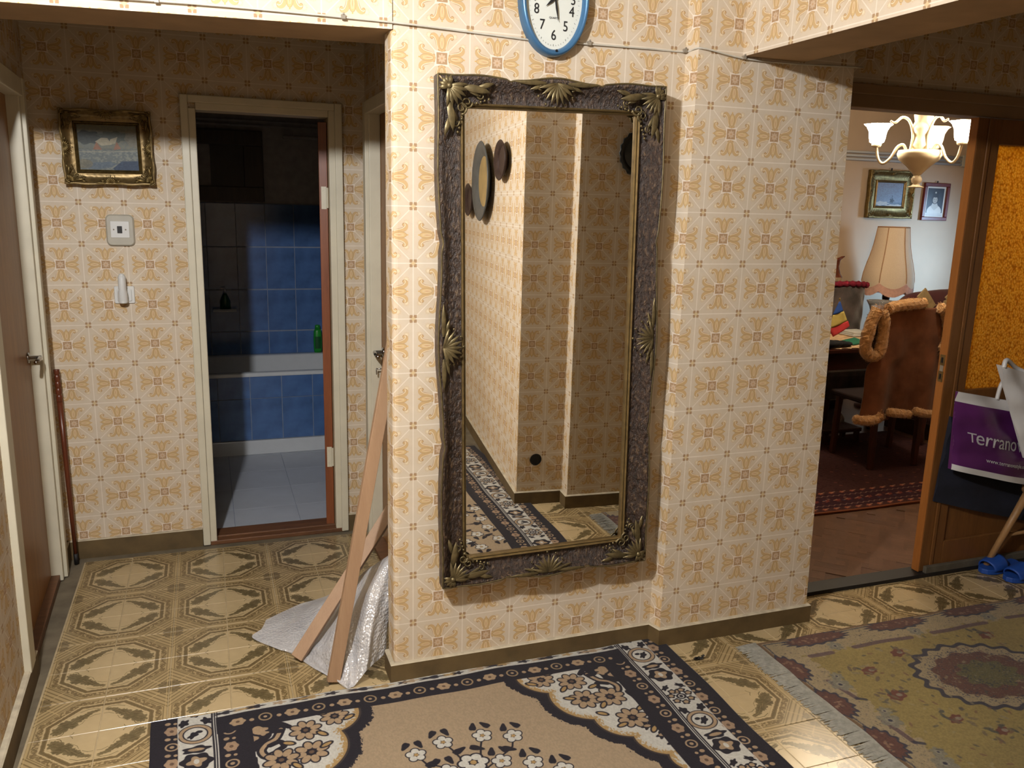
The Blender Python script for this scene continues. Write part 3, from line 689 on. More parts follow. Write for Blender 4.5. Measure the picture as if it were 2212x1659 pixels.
# ------------------------------------------------------------------ setting: papered walls
def wpq(mb, p0, p1, z0, z1, u0, zref, mi=0, flip=False, asp=.9947):
    """papered quad from p0 to p1 (plan points); u0 = pattern phase at p0, zref = height of a corner square"""
    L = math.hypot(p1[0]-p0[0], p1[1]-p0[1])/.18; v = lambda z: (z-zref)/.18/asp
    mb.quad((p0[0],p0[1],z0), (p1[0],p1[1],z0), (p1[0],p1[1],z1), (p0[0],p0[1],z1), [(u0,v(z0)),(u0+L,v(z0)),(u0+L,v(z1)),(u0,v(z1))], mi)
    return u0+L
ZA, ZB = 2.1866, 2.1888
mb = MB()     # wall with the mirror, its small step and its right-hand end
ua = (.552-.6116)/.18
r = .018; arc = [(.552+r-r*math.cos(t), 2.652+r-r*math.sin(t)) for t in (0, PI/8, PI/4, 3*PI/8, PI/2)]
pl = [(.552, 2.75)]+arc+[(1.566, 2.652), (1.582, 2.597)]
u = ua-(.098-.0+.0)/.18
for a, b in zip(pl[:-1], pl[1:]): u = wpq(mb, a, b, 0, CEIL, u, ZA)
XE = lambda z: 2.271-.0185*z         # the end of this wall leans a little
vB = lambda z: (z-ZB)/.18/.9947
mb.quad((1.582,2.597,0), (XE(0),2.597,0), (XE(CEIL),2.597,CEIL), (1.582,2.597,CEIL), [((1.582-1.6433)/.18,vB(0)),((XE(0)-1.6433)/.18,vB(0)),((XE(CEIL)-1.6433)/.18,vB(CEIL)),((1.582-1.6433)/.18,vB(CEIL))])
mb.quad((XE(0),2.597,0), (XE(0),2.83,0), (XE(CEIL),2.83,CEIL), (XE(CEIL),2.597,CEIL), [(.6,vB(0)),(1.9,vB(0)),(1.9,vB(CEIL)),(.6,vB(CEIL))])
wpq(mb, (.745, 2.75), (.552, 2.75), 0, CEIL, 0, ZA)
struct('wall_front', mb, M['wp'], recalc=False)
# far wall of the passage with the bathroom opening
mb = MB(); uh = lambda x: (x+.5142)/.18
wpq(mb, (-.72, YH), (-.03, YH), 0, CEIL, uh(-.72), 1.6276); wpq(mb, (.56, YH), (.76, YH), 0, CEIL, uh(.56), 1.6276); wpq(mb, (-.03, YH), (.56, YH), 2.04, CEIL, uh(-.03), 1.6276)
for x in (-.03, .56): mb.quad((x, YH, 0), (x, 4.26, 0), (x, 4.26, 2.04), (x, YH, 2.04), [(0,0)]*4)
mb.quad((-.03, YH, 2.04), (.56, YH, 2.04), (.56, 4.26, 2.04), (-.03, 4.26, 2.04), [(0,0)]*4)
struct('wall_passage_back', mb, M['wp'], recalc=False)
# left wall of the passage (leans out a little to the left) with a door opening
LX = lambda y: -.632-.030*(y-2.5)
mb = MB()
wpq(mb, (LX(2.2), 2.2), (LX(3.0), 3.0), 0, CEIL, .2, 1.62); wpq(mb, (LX(3.9), 3.9), (LX(YH), YH), 0, CEIL, .3, 1.6276); wpq(mb, (LX(3.0), 3.0), (LX(3.9), 3.9), 2.07, CEIL, .6, 1.6276)
wpq(mb, (-1.9, 2.2), (LX(2.2), 2.2), 0, CEIL, 0, 1.62)
struct('wall_passage_left', mb, M['wp'], recalc=False)
# right wall of the passage with a door opening
mb = MB()
wpq(mb, (.73, YH), (.73, 3.97), 0, CEIL, uh(.76), 1.6276); wpq(mb, (.73, 3.2), (.73, 2.75), 0, CEIL, .1, 1.6276); wpq(mb, (.73, 3.97), (.73, 3.2), 2.06, CEIL, .1, 1.6276)
struct('wall_passage_right', mb, M['wp'], recalc=False)
# opposite pier, seen in the mirror
mb = MB(); cs, sn = math.cos(.047), math.sin(.047)
b1a = (1.525, .971); b1b = (1.795, .9845); b2a = (1.788, 1.0865); b2b = (4.4, 1.21)
u1 = (0-(1.681-1.525)/.18)
wpq(mb, (1.838, -2.1), (1.525, .971), 0, CEIL, .35, 2.084)
wpq(mb, b1a, b1b, 0, CEIL, u1, 2.084); wpq(mb, b1b, b2a, 0, CEIL, .6, 2.084); wpq(mb, b2a, b2b, 0, CEIL, -(1.821-1.788)/.18, 2.084)
struct('wall_right', mb, M['wp'], recalc=False)
mb = MB(); wpq(mb, (-1.9, -2.1), (1.838, -2.1), 0, CEIL, 0, ZA); struct('wall_back', mb, M['wp'], recalc=False)
mb = MB(); wpq(mb, (-1.9, 2.2), (-1.9, -2.1), 0, CEIL, 0, ZA); struct('wall_left', mb, M['wp'], recalc=False)
mb = MB(); wpq(mb, (4.4, 2.83), (4.4, 1.21), 0, CEIL, 0, ZA); struct('wall_entry_right', mb, M['wp'], recalc=False)
# wall over and beside the living-room door
mb = MB(); wpq(mb, (2.268, 2.83), (4.4, 2.83), 2.165, CEIL, .2, ZB); wpq(mb, (4.02, 2.83), (4.4, 2.83), 0, 2.165, .2, ZB)
struct('wall_entry_front', mb, M['wp'], recalc=False)
struct('ceiling', MB().box(-1.95, 4.45, -2.15, 4.3, CEIL, CEIL+.08), M['ceil'])
# beam over the passage (slightly skew) and beam over the entry
mb = MB()
A0, A1, B1, B0 = (.555, 2.650), (-1.9, 2.961), (-1.9, 3.215), (.62, 2.900)
n_ = wpq(mb, A1, A0, 2.168, CEIL, -13.6, ZA); wpq(mb, B0, B1, 2.168, CEIL, 0, ZA, 0)
mb.quad((*A1, 2.168), (*A0, 2.168), (*B0, 2.168), (*B1, 2.168), [(0,0)]*4, 1); wpq(mb, A0, B0, 2.168, CEIL, 0, ZA)
struct('trim_1', mb, [M['wp'], M['soffit']], recalc=False)
mb = MB(); X0, X1, Z0, Yb = 1.757, 2.003, 2.177, 1.05
wpq(mb, (X0, YB), (X0, Yb), Z0, CEIL, (2.524-YB)/.18, 2.187); wpq(mb, (X1, Yb), (X1, YB), Z0, CEIL, 0, 2.187)
mb.quad((X0, YB, Z0), (X1, YB, Z0), (X1, Yb, Z0), (X0, Yb, Z0), [(0,0)]*4, 1)
struct('trim_2', mb, [M['wp'], M['soffit']], recalc=False)

# baseboards
def skirt(name, pts, h=.075, t=.015):
    mb = MB(); n = len(pts)
    offs = []
    for k in range(n):
        p = Vector((*pts[k], 0)); ds = []
        if k > 0: ds.append((p-Vector((*pts[k-1], 0))).normalized())
        if k < n-1: ds.append((Vector((*pts[k+1], 0))-p).normalized())
        nn = sum((Vector((d.y, -d.x, 0)) for d in ds), Vector()); nn.normalize()
        c = nn.dot(Vector((ds[0].y, -ds[0].x, 0))); offs.append(p+nn*t/max(c, .4))
    for k in range(n-1):
        a, b = Vector((*pts[k], 0)), Vector((*pts[k+1], 0)); oa, ob = offs[k], offs[k+1]; up = Vector((0,0,h)); dn = Vector((0,0,-.006)); ch = .004
        ia = oa+(a-oa)*.25; ib = ob+(b-ob)*.25
        mb.quad(oa+dn, ob+dn, ob+up-Vector((0,0,ch)), oa+up-Vector((0,0,ch)), None, 0)
        mb.quad(oa+up-Vector((0,0,ch)), ob+up-Vector((0,0,ch)), ib+up, ia+up, None, 1); mb.quad(ia+up, ib+up, b+up, a+up, None, 1)
        if k == 0: mb.quad(a+dn, oa+dn, oa+up, a+up, None, 0)
        if k == n-2: mb.quad(ob+dn, b+dn, b+up, ob+up, None, 0)
    return struct(name, mb, [M['skirt'], M['dust']], recalc=False)
skirt('baseboard_front', [(.552, 2.75), (.552, 2.652), (1.566, 2.652), (1.582, 2.597), (2.268, 2.597), (2.268, 2.75)])
skirt('baseboard_passage_back_left', [(LX(YH), YH), (-.085, YH)], .085)
skirt('baseboard_passage_back_right', [(.62, YH), (.73, YH), (.73, 4.0)], .085)
skirt('baseboard_passage_left', [(LX(2.2), 2.2), (LX(3.09), 3.09)], .085, .02)
skirt('baseboard_passage_left_far', [(LX(3.95), 3.95), (LX(YH), YH)], .085)
skirt('baseboard_right', [b2b, b2a, b1b, b1a, (1.838, -2.1)], .075)

# ------------------------------------------------------------------ doors of the passage
# door 1, left wall
d = struct('door_1', MB().hexa([(LX(3.05)-.075,3.02,.01),(LX(3.05)-.035,3.02,.01),(LX(3.9)-.035,3.905,.01),(LX(3.9)-.075,3.905,.01)], [(LX(3.05)-.075,3.02,2.03),(LX(3.05)-.035,3.02,2.03),(LX(3.9)-.035,3.905,2.03),(LX(3.9)-.075,3.905,2.03)]), M['doorbrown'])
mb = MB()
def vbar(mb, y0, y1, dx0, dx1, z0, z1): mb.hexa([(LX(y0)+dx0,y0,z0),(LX(y0)+dx1,y0,z0),(LX(y1)+dx1,y1,z0),(LX(y1)+dx0,y1,z0)], [(LX(y0)+dx0,y0,z1),(LX(y0)+dx1,y0,z1),(LX(y1)+dx1,y1,z1),(LX(y1)+dx0,y1,z1)])
vbar(mb, 2.945, 3.035, -.08, .022, .075, 2.10); vbar(mb, 3.87, 3.915, -.08, .012, 0, 2.05); vbar(mb, 3.905, 3.955, -.08, .026, 0, 2.10); vbar(mb, 3.035, 3.905, -.08, .022, 2.03, 2.10)
o = obj('door_casing', mb, M['cream'], d, .004); o['kind'] = 'structure'
mb = MB(); vbar(mb, 3.035, 3.905, -.14, .0, -.006, .028); obj('door_sill', mb, M['sill'], d, .003)
hp = Vector((LX(3.83)-.035, 3.815, 1.005))
mb = MB().lathe([(0,0),(.022,0),(.022,.006),(.010,.008),(.009,.05),(0,.05)], hp, 16, (1,0,0)); mb.tube([hp+Vector((.045,0,0)), hp+Vector((.048,-.03,0)), hp+Vector((.046,-.105,-.002))], [.009,.009,.007], 10)
obj('door_handle', mb, M['chrome'], d, smooth=True)
mb = MB().box(-.80, -.70, 3.0, 3.95, -.01, 2.1); struct('wall_room_left', MB().box(-1.0, -.76, 2.9, 4.1, -.01, 2.2), M['ceil'])
# door 3, right wall of the passage
d = struct('door_3', MB().box(.765, .805, 3.18, 3.975, .008, 2.06), M['doorbrown'])
mb = MB().box(.695, .765, 3.935, 3.99, 0, 2.10).box(.712, .765, 3.925, 3.936, 0, 2.05).box(.695, .765, 3.13, 3.185, 0, 2.10).box(.695, .765, 3.185, 3.935, 2.045, 2.10)
o = obj('door_casing', mb, M['cream'], d, .004); o['kind'] = 'structure'
obj('door_sill', MB().box(.70, .80, 3.185, 3.935, -.006, .02), M['sill'], d)
hp = Vector((.765, 3.885, .965))
mb = MB().lathe([(0,0),(.022,0),(.022,.006),(.010,.008),(.009,.045),(0,.045)], hp, 16, (-1,0,0)); mb.tube([hp+Vector((-.042,0,0)), hp+Vector((-.046,-.03,0)), hp+Vector((-.045,-.10,-.004))], [.010,.010,.008], 10)
obj('door_handle', mb, M['chrome'], d, smooth=True)
kp = Vector((.765, 3.885, .885)); mb = MB(); mb.tube([kp, kp+Vector((-.035,0,0))], .003, 6); mb.tube([kp+Vector((-.035,math.cos(t)*.004,-.012+math.sin(t)*.015)) for t in np.linspace(0,2*PI,14)], .0022, 6)
obj('key', mb, M['chrome'], d, smooth=True)
struct('wall_room_right', MB().box(.81, .95, 2.76, 4.12, -.01, 2.2), M['ceil'])
# door 2, bathroom: casing, leaf swung inwards, hinges
ang = math.radians(8.5); hx, hy = .556, 4.165
def dl(s, t, z): return (hx-t*math.cos(ang)+s*math.sin(ang), hy+t*math.sin(ang)+s*math.cos(ang), z)
d = struct('door_2', MB().hexa([dl(0,0,.015),dl(0,.040,.015),dl(.58,.040,.015),dl(.58,0,.015)], [dl(0,0,2.02),dl(0,.040,2.02),dl(.58,.040,2.02),dl(.58,0,2.02)]), M['doorred'], bevel=.002)
mb = MB().box(-.083, -.050, 4.098, 4.135, 0, 2.10).box(-.052, -.020, 4.110, 4.23, 0, 2.045)
mb.box(.558, .590, 4.110, 4.135, 0, 2.07).box(.586, .620, 4.098, 4.135, 0, 2.10).box(-.050, .586, 4.098, 4.135, 2.068, 2.10).box(-.02, .558, 4.110, 4.23, 2.038, 2.07)
o = obj('door_casing', mb, M['cream'], d, .004); o['kind'] = 'structure'
obj('door_sill', MB().box(-.05, .60, 4.108, 4.155, -.006, .016).box(-.03, .56, 4.155, 4.26, -.006, .022), M['sill'], d, .003)
for z in (1.62, .33):
    mb = MB().hexa([dl(-.003,.006,z),dl(-.003,.030,z),dl(0,.030,z),dl(0,.006,z)], [dl(-.003,.006,z+.105),dl(-.003,.030,z+.105),dl(0,.030,z+.105),dl(0,.006,z+.105)])
    for q in (.02, .085): mb.lathe([(0,-.002),(.005,-.002),(.005,.001)], dl(-.003, .018, z+q), 8, (0,-1,0), 1)
    mb.tube([dl(-.004, .002, z+.005), dl(-.004, .002, z+.10)], .006, 8)
    obj('hinge', mb, [M['cream'], M['dark']], d)

# ------------------------------------------------------------------ bathroom beyond
fb = struct('floor_bathroom', MB().box(-.9, 1.05, 4.16, 6.45, -.06, -.004), M['grout'])
BT = MB().box(.0015, .3285, .0015, .3285, -.006, 0); bt_me = BT.mesh('tile'); bt_me.materials.append(M['bathfloor'])
for i in range(-2, 3):
    for j in range(0, 5):
        o = bpy.data.objects.new('tile', bt_me); COL.objects.link(o); o.location = (.07+.33*i, 4.235+.33*j, 0); setpar(o, fb)
mb = MB().box(-.9, 1.05, 6.36, 6.45, 0, 2.6); wb = struct('wall_bathroom_back', mb, M['bathwall'])
struct('wall_bathroom_left', MB().box(-.95, -.9, 4.26, 6.45, 0, 2.6), M['bathwall']); struct('wall_bathroom_right', MB().box(1.0, 1.05, 4.26, 6.45, 0, 2.6), M['bathwall'])
struct('ceiling_bathroom', MB().box(-.95, 1.05, 4.2, 6.45, 2.5, 2.56), M['bathwall'])
w_me = MB().box(.0025, .1975, -.008, 0, .0025, .2975).mesh('tile'); w_me.materials.append(M['bathtile'])
obj('tile_backing', MB().box(-.62, .80, 6.352, 6.36, .40, 1.63), M['grout'], wb)
for i in range(-3, 4):
    for j in range(4):
        o = bpy.data.objects.new('tile', w_me); COL.objects.link(o); o.location = (.0+.2*i, 6.356, .41+.305*j); setpar(o, wb)
tb = thing('bathtub', 'white bathtub with a blue tiled front panel under the bathroom wall', 'bathtub', (.1, 5.9, 0))
mb = MB(); x0, x1, y0, y1 = -.85, .98, 5.6, 6.335
def trim_loop(r0, r1, za, zb): return None
rim = [(x0,y0),(x1,y0),(x1,y1),(x0,y1)]; inn = [(x0+.08,y0+.055),(x1-.08,y0+.055),(x1-.08,y1-.07),(x0+.08,y1-.07)]; bot = [(x0+.2,y0+.14),(x1-.2,y0+.14),(x1-.2,y1-.15),(x0+.2,y1-.15)]
vt = [(x,y,.525) for x,y in rim]+[(x,y,.55) for x,y in rim]+[(x,y,.55) for x,y in inn]+[(x,y,.16) for x,y in bot]
fs = [(12,13,14,15)]
for k in range(4): k2=(k+1)%4; fs += [(k,k2,4+k2,4+k),(4+k,4+k2,8+k2,8+k),(8+k,8+k2,12+k2,12+k)]
obj('basin', mb.add(vt, fs), M['tub'], tb, .012, smooth=True)
obj('panel_backing', MB().box(-.88, .98, 5.612, 5.66, 0, .525), M['grout'], tb)
obj('plinth', MB().box(-.88, .98, 5.592, 5.62, 0, .095), M['tub'], tb, .003)
p1 = MB().box(.0025, .1975, -.006, 0, .0025, .2775).mesh('tile'); p2 = MB().box(.0025, .1975, -.006, 0, .0025, .1475).mesh('tile')
for me in (p1, p2): me.materials.append(M['bathtile'])
for i in range(-4, 4):
    for me, z in ((p1, .097), (p2, .377)):
        o = bpy.data.objects.new('tile', me); COL.objects.link(o); o.location = (.022+.2*i, 5.612, z); setpar(o, tb)
b = thing('shampoo_bottle', 'green shampoo bottle standing on the far bathtub rim', 'bottle', (.722, 6.22, .55))
bx = P(687, 762, y=6.30); bx.z = .55
sec = [(.0,.026,.016),(.02,.030,.019),(.10,.031,.019),(.16,.028,.017),(.175,.020,.013)]
mb = MB(); 
def ovloft(mb, c, sec, n=16):
    for k in range(len(sec)-1): pass
    b0 = len(mb.v)
    for z, a, bb in sec:
        for k in range(n): t = 2*PI*k/n; mb.v.append((c.x+a*math.cos(t), c.y+bb*math.sin(t), c.z+z))
    for i in range(len(sec)-1):
        for k in range(n): k2=(k+1)%n; mb.f.append([b0+i*n+k,b0+i*n+k2,b0+(i+1)*n+k2,b0+(i+1)*n+k]); mb.mi.append(0); mb.uv.append(None)
    mb.f.append([b0+k for k in range(n)][::-1]); mb.f.append([b0+(len(sec)-1)*n+k for k in range(n)]); mb.mi += [0,0]; mb.uv += [None,None]
b.location = bx
M['green'] = plain('green_plastic', (34, 150, 50), .35, var=.05); M['green2'] = plain('dark_green_label', (16, 84, 40), .4)
ovloft(mb, bx, sec); obj('bottle_body', mb, M['green'], b, smooth=True)
mb = MB(); ovloft(mb, bx+Vector((0,0,.174)), [(0,.020,.014),(.03,.018,.013),(.033,.010,.008)]); obj('cap', mb, M['green'], b, smooth=True)
obj('label_print', MB().grid(lambda u,v: (bx.x+.0315*math.cos(-PI/2+(u-.5)*1.5), bx.y+.0195*math.sin(-PI/2+(u-.5)*1.5)-.0005, bx.z+.03+.09*v), 8, 4), M['green2'], b)
sh = tag(obj('soap_shelf', MB().box(.02, .18, 6.26, 6.352, .868, .88).box(.02,.18,6.26,6.266,.88,.888), M['tub'], None, .003), 'small white soap shelf on the dark blue bathroom tiles', 'shelf')
b = thing('soap_bottle', 'dark green pump bottle on the small soap shelf', 'bottle', (.105, 6.305, .88)); c0 = Vector((.105, 6.305, .881))
mb = MB(); ovloft(mb, c0, [(0,.036,.024),(.06,.034,.023),(.10,.018,.016),(.115,.011,.011)]); obj('bottle_body', mb, M['green2'], b, smooth=True)
mb = MB().tube([c0+Vector((0,0,.115)), c0+Vector((0,0,.155))], .006, 8); mb.tube([c0+Vector((.004,0,.155)), c0+Vector((-.03,-.005,.152))], .005, 8); obj('pump', mb, M['tub'], b, smooth=True)
hb = thing('wall_cabinet', 'dark wooden framed hatch high on the bathroom wall', 'cabinet', (.10, 6.355, 1.64))
obj('frame', MB().box(-.30, .40, 6.31, 6.355, 1.64, 1.74).box(-.30, .40, 6.31, 6.355, 2.02, 2.12).box(.27, .40, 6.31, 6.355, 1.74, 2.02).box(-.30, -.17, 6.31, 6.355, 1.74, 2.02), wood('hatch_wood', (62,48,38), (86,66,50)), hb, .004)
obj('panel', MB().box(-.17, .05, 6.335, 6.35, 1.74, 2.02), M['bathwall'], hb); obj('door', MB().box(.05, .27, 6.328, 6.35, 1.74, 2.02), wood('hatch_panel', (58,46,38), (70,56,46)), hb)
for k, z in enumerate((2.155, 2.185)): tag(obj('pipe', MB().tube([(-.88, 6.30, z), (.98, 6.30, z)], .009, 8), M['bathwall'], smooth=True), ('lower thin pipe along the top of the bathroom wall', 'upper thin pipe along the top of the bathroom wall')[k], 'pipe')
tag(obj('pipe', MB().tube([(.55, 6.29, 2.09), (.98, 6.29, 2.09)], .012, 8).tube([(.55, 6.29, 2.09), (.55, 6.345, 2.09)], .012, 8), M['bathwall'], smooth=True), 'short pipe stub beneath the long bathroom pipes', 'pipe')

# ------------------------------------------------------------------ ornate frames
def ornate(root, W, H, fw, depth, place, mats, wave=.012, inner=.018, corner=.11, lobes=3, notch=True, lip=0):
    """frame around W x H (outer); place maps (x, z, out) to the room; out = distance from the wall"""
    gold, body, bead = mats
    prof = [(0.0,.25),(0.0,.92),(.07,1.0),(.16,.96),(.28,.80),(.45,.62),(.65,.50),(.80,.46),(1.0,.46)]
    def wavef(s, L):
        t = s/L
        base = .5*(1-math.cos(2*PI*lobes*t))
        w_ = wave*(base*.8+.35*math.exp(-((t-.5)/.10)**2)+.6*math.exp(-(min(t,1-t)/.07)**2)-.35)
        if notch:
            for c in (.30, .70): w_ -= wave*.55*math.exp(-((t-c)/.012)**2)
        return w_
    mb = MB()
    for side in range(4):
        L = W if side % 2 == 0 else H; n = int(L/.012)
        def pt(i, j, L=L, side=side):
            s = i*L; q, o_ = prof[j]; inset = q*fw; a = s
            a = inset+(L-2*inset)*(s/L)
            off = inset-wavef(s, L)*(1-q)**2
            rough = (.0022*math.sin(s*310+q*40)+.0018*math.sin(s*531+q*90)) if .2 < q < .75 else 0
            z_ = depth*o_+rough
            if side == 0: return place(-W/2+a, H/2-off, z_)
            if side == 1: return place(W/2-off, H/2-a, z_)
            if side == 2: return place(W/2-a, -H/2+off, z_)
            return place(-W/2+off, -H/2+a, z_)
        mb.grid(lambda u, v: pt(u, int(round(v*(len(prof)-1)))), n, len(prof)-1)
    obj('frame', mb, body, root, smooth=True)
    if lip:
        mb = MB(); ring = []
        for side in range(4):
            L = W if side % 2 == 0 else H; n = int(L/.012)
            for i in range(n):
                s_ = i/n*L; off = .002-wavef(s_, L); z_ = depth*.96
                ring.append(place(*(((-W/2+s_, H/2-off), (W/2-off, H/2-s_), (W/2-s_, -H/2+off), (-W/2+off, -H/2+s_))[side]), z_))
        mb.tube(ring+[ring[0]], lip, 6, cap=False); obj('outer_lip', mb, gold, root, smooth=True)
    mb = MB(); bp = [(0,.46),(0,.60),(.3,.68),(.55,.60),(.6,.50),(.8,.56),(1,.48),(1,.2)]
    for side in range(4):
        L = W if side % 2 == 0 else H
        def pt(u, j, L=L, side=side):
            q, o_ = bp[j]; inset = fw*.98+q*inner; a = inset+(L-2*inset)*u
            if side == 0: return place(-W/2+a, H/2-inset, depth*o_)
            if side == 1: return place(W/2-inset, H/2-a, depth*o_)
            if side == 2: return place(W/2-a, -H/2+inset, depth*o_)
            return place(-W/2+inset, -H/2+a, depth*o_)
        mb.grid(lambda u, v: pt(u, int(round(v*(len(bp)-1)))), 1, len(bp)-1)
    obj('inner_bead', mb, bead, root)
    def leaf(mb, c, ang, ln, wd, hgt, o_):
        d = Vector((math.cos(ang), math.sin(ang))); p = Vector((-d.y, d.x)); pts = []
        b = len(mb.v); n = 6
        for i in range(n+1):
            t = i/n; w_ = wd*math.sin(PI*min(1, .12+t*.88))**.7; zz = o_+hgt*math.sin(PI*(.15+.7*t))
            for sgn, dz in ((-1, -.004), (0, 0), (1, -.004)):
                q = Vector(c)+d*ln*t+p*w_*sgn; mb.v.append(tuple(place(q.x, q.y, zz+dz)))
        for i in range(n):
            for k in range(2): mb.f.append([b+i*3+k, b+i*3+k+1, b+(i+1)*3+k+1, b+(i+1)*3+k]); mb.mi.append(0); mb.uv.append(None)
    def scroll(mb, c, r0, a0, turns, rad, o_, sg=1):
        pts = []
        for i in range(26):
            t = i/25; a = a0+sg*turns*2*PI*t; r_ = r0*(1-.78*t); pts.append(place(c[0]+math.cos(a)*r_, c[1]+math.sin(a)*r_, o_+.004*t))
        mb.tube(pts, [rad*(1-.5*k/25) for k in range(26)], 6)
    for sx, sz in ((-1, 1), (1, 1), (1, -1), (-1, -1)):
        mb = MB(); cx, cz = sx*(W/2-corner*.22), sz*(H/2-corner*.22); o_ = depth*1.0; ia = math.atan2(-sz, -sx); s = corner
        for k in range(-3, 4): leaf(mb, (cx, cz), ia+k*.30, s*.42, s*.045, s*.10, o_)                     # fan of the shell
        for k in range(-2, 3): leaf(mb, (cx, cz), ia+PI+k*.5, s*.22, s*.05, s*.08, o_)
        for q in (0, 1):
            dx, dz = ((-sx, 0), (0, -sz))[q]; px, pz = ((0, -sz), (-sx, 0))[q]; a = math.atan2(dz, dx); pa = math.atan2(pz, px); sg = 1 if math.sin(pa-a) > 0 else -1
            bx_, bz_ = cx+dx*s*.30, cz+dz*s*.30
            leaf(mb, (bx_, bz_), a+.15*sg, s*.62, s*.075, s*.09, o_*.95); leaf(mb, (bx_+dx*s*.1, bz_+dz*s*.1), a+.55*sg, s*.34, s*.06, s*.08, o_*.85); leaf(mb, (bx_+dx*s*.35, bz_+dz*s*.35), a-.25*sg, s*.36, s*.05, s*.07, o_*.95)
            scroll(mb, (cx+dx*s*.42+px*s*.30, cz+dz*s*.42+pz*s*.30), s*.13, a, 1.4, s*.026, o_*.74, sg); scroll(mb, (cx+dx*s*.72+px*s*.16, cz+dz*s*.72+pz*s*.16), s*.09, a+2, 1.3, s*.022, o_*.8, -sg)
            for k in range(5): mb.ell(place(cx+dx*s*(.55+.09*k)+px*s*(.34-.03*k), cz+dz*s*(.55+.09*k)+pz*s*(.34-.03*k), o_*.72), (s*.032,)*3, 6, 4)
        mb.ell(place(cx, cz, o_+s*.04), (s*.07, s*.07, s*.07), 8, 5)
        obj('corner_ornament', mb, gold, root, smooth=True)
    mids = [((0, H/2-fw*.30), -PI/2, W), ((0, -H/2+fw*.30), PI/2, W), ((W/2-fw*.30, 0), PI, H), ((-W/2+fw*.30, 0), 0, H)]
    for (c, a, L) in mids:
        mb = MB(); s = corner*.85; o_ = depth*.98; t_ = a+PI/2; d = Vector((math.cos(a), math.sin(a))); e = Vector((math.cos(t_), math.sin(t_)))
        b0 = Vector(c)-d*fw*.18
        for k in range(-4, 5): leaf(mb, tuple(b0), a+k*.33, s*.52, s*.05, s*.09, o_)
        for sg in (-1, 1):
            q = b0+e*sg*s*.30; leaf(mb, tuple(q), t_+(0 if sg > 0 else PI), s*.85, s*.06, s*.07, o_); leaf(mb, tuple(q+d*.004), t_+(0 if sg > 0 else PI)-sg*.3, s*.45, s*.05, s*.06, o_*.93)
            q = b0+e*sg*s*.42+d*s*.05; scroll(mb, tuple(q), s*.12, a, 1.3, s*.025, o_*.95, sg)
        for k in range(7): t = a+(k-3)*.5; q = b0+Vector((math.cos(t), math.sin(t)))*s*.56; mb.ell(place(q.x, q.y, o_*.8), (s*.035,)*3, 6, 4)
        obj('centre_ornament', mb, gold, root, smooth=True)

# the big wall mirror: hangs a degree crooked, right side a little off the wall
mc = Vector((1.077, YA-.006, 1.212)); rl = math.radians(-1.0); yw = math.radians(1.0)
ex = Vector((math.cos(rl)*math.cos(yw), -math.cos(rl)*math.sin(yw), -math.sin(rl)*1.0)); ez = Vector((-math.sin(-rl)*1.0, 0, math.cos(rl))); ez = (ez-ex*ez.dot(ex)).normalized(); eo = ex.cross(ez); eo = eo if eo.y < 0 else -eo
mplace = lambda x, z, o_: mc+ex*x+ez*z+eo*(o_+.020)
root = thing('wall_mirror', 'tall mirror in a dark frame with gilded corner ornaments on the wallpapered wall', 'mirror', mc)
ornate(root, .768, 1.668, .078, .062, mplace, (M['goldpale'], M['bark'], M['goldflat']), wave=.012, inner=.014, corner=.145, lobes=3, lip=.0032)
gw, gh = .768/2-.078-.0095, 1.668/2-.078-.0095
mb = MB(); mb.quad(mplace(-gw,-gh,.0205), mplace(gw,-gh,.0205), mplace(gw,gh,.0205), mplace(-gw,gh,.0205))
o = obj('mirror_glass', mb, M['mirror'], root)
mb = MB().hexa([mplace(-gw-.02,-gh-.02,.004), mplace(gw+.02,-gh-.02,.004), mplace(gw+.02,-gh-.02,.0195), mplace(-gw-.02,-gh-.02,.0195)], [mplace(-gw-.02,gh+.02,.004), mplace(gw+.02,gh+.02,.004), mplace(gw+.02,gh+.02,.0195), mplace(-gw-.02,gh+.02,.0195)])
obj('back_board', mb, M['dark'], root)

# picture of the snowy hut in the passage
def flatplace(c, rl, tiltx=0, ang=0):
    c = Vector(c); ex = Vector((math.cos(ang)*math.cos(rl), math.sin(ang), math.sin(rl))).normalized(); ez = Vector((-math.sin(rl), 0, math.cos(rl))); eo = ex.cross(ez).normalized()
    eo = eo if eo.y < 0 else -eo
    return lambda x, z, o_: c+ex*x+ez*z+eo*(o_+tiltx*(z+.2))
pc = Vector((-.378, YH-.004, 1.858)); pp = flatplace(pc, .012, .04)
root = thing('framed_painting', 'small winter landscape in a carved gold frame above the light switch', 'painting', pc)
ornate(root, .352, .306, .048, .045, pp, (M['gold'], M['goldflat'], M['gold']), wave=.010, inner=.014, corner=.070, lobes=2, notch=False, lip=.002)
iw, ih = .352/2-.058, .306/2-.058
mb = MB(); mb.quad(pp(-iw-.006,-ih-.006,.016), pp(iw+.006,-ih-.006,.016), pp(iw+.006,ih+.006,.016), pp(-iw-.006,ih+.006,.016), [(0,0),(1,0),(1,1),(0,1)])
obj('canvas', mb, imgmat('hall_picture', paint_hall_picture(), .5, 'EXTEND', bump=.3, nscale=120), root)

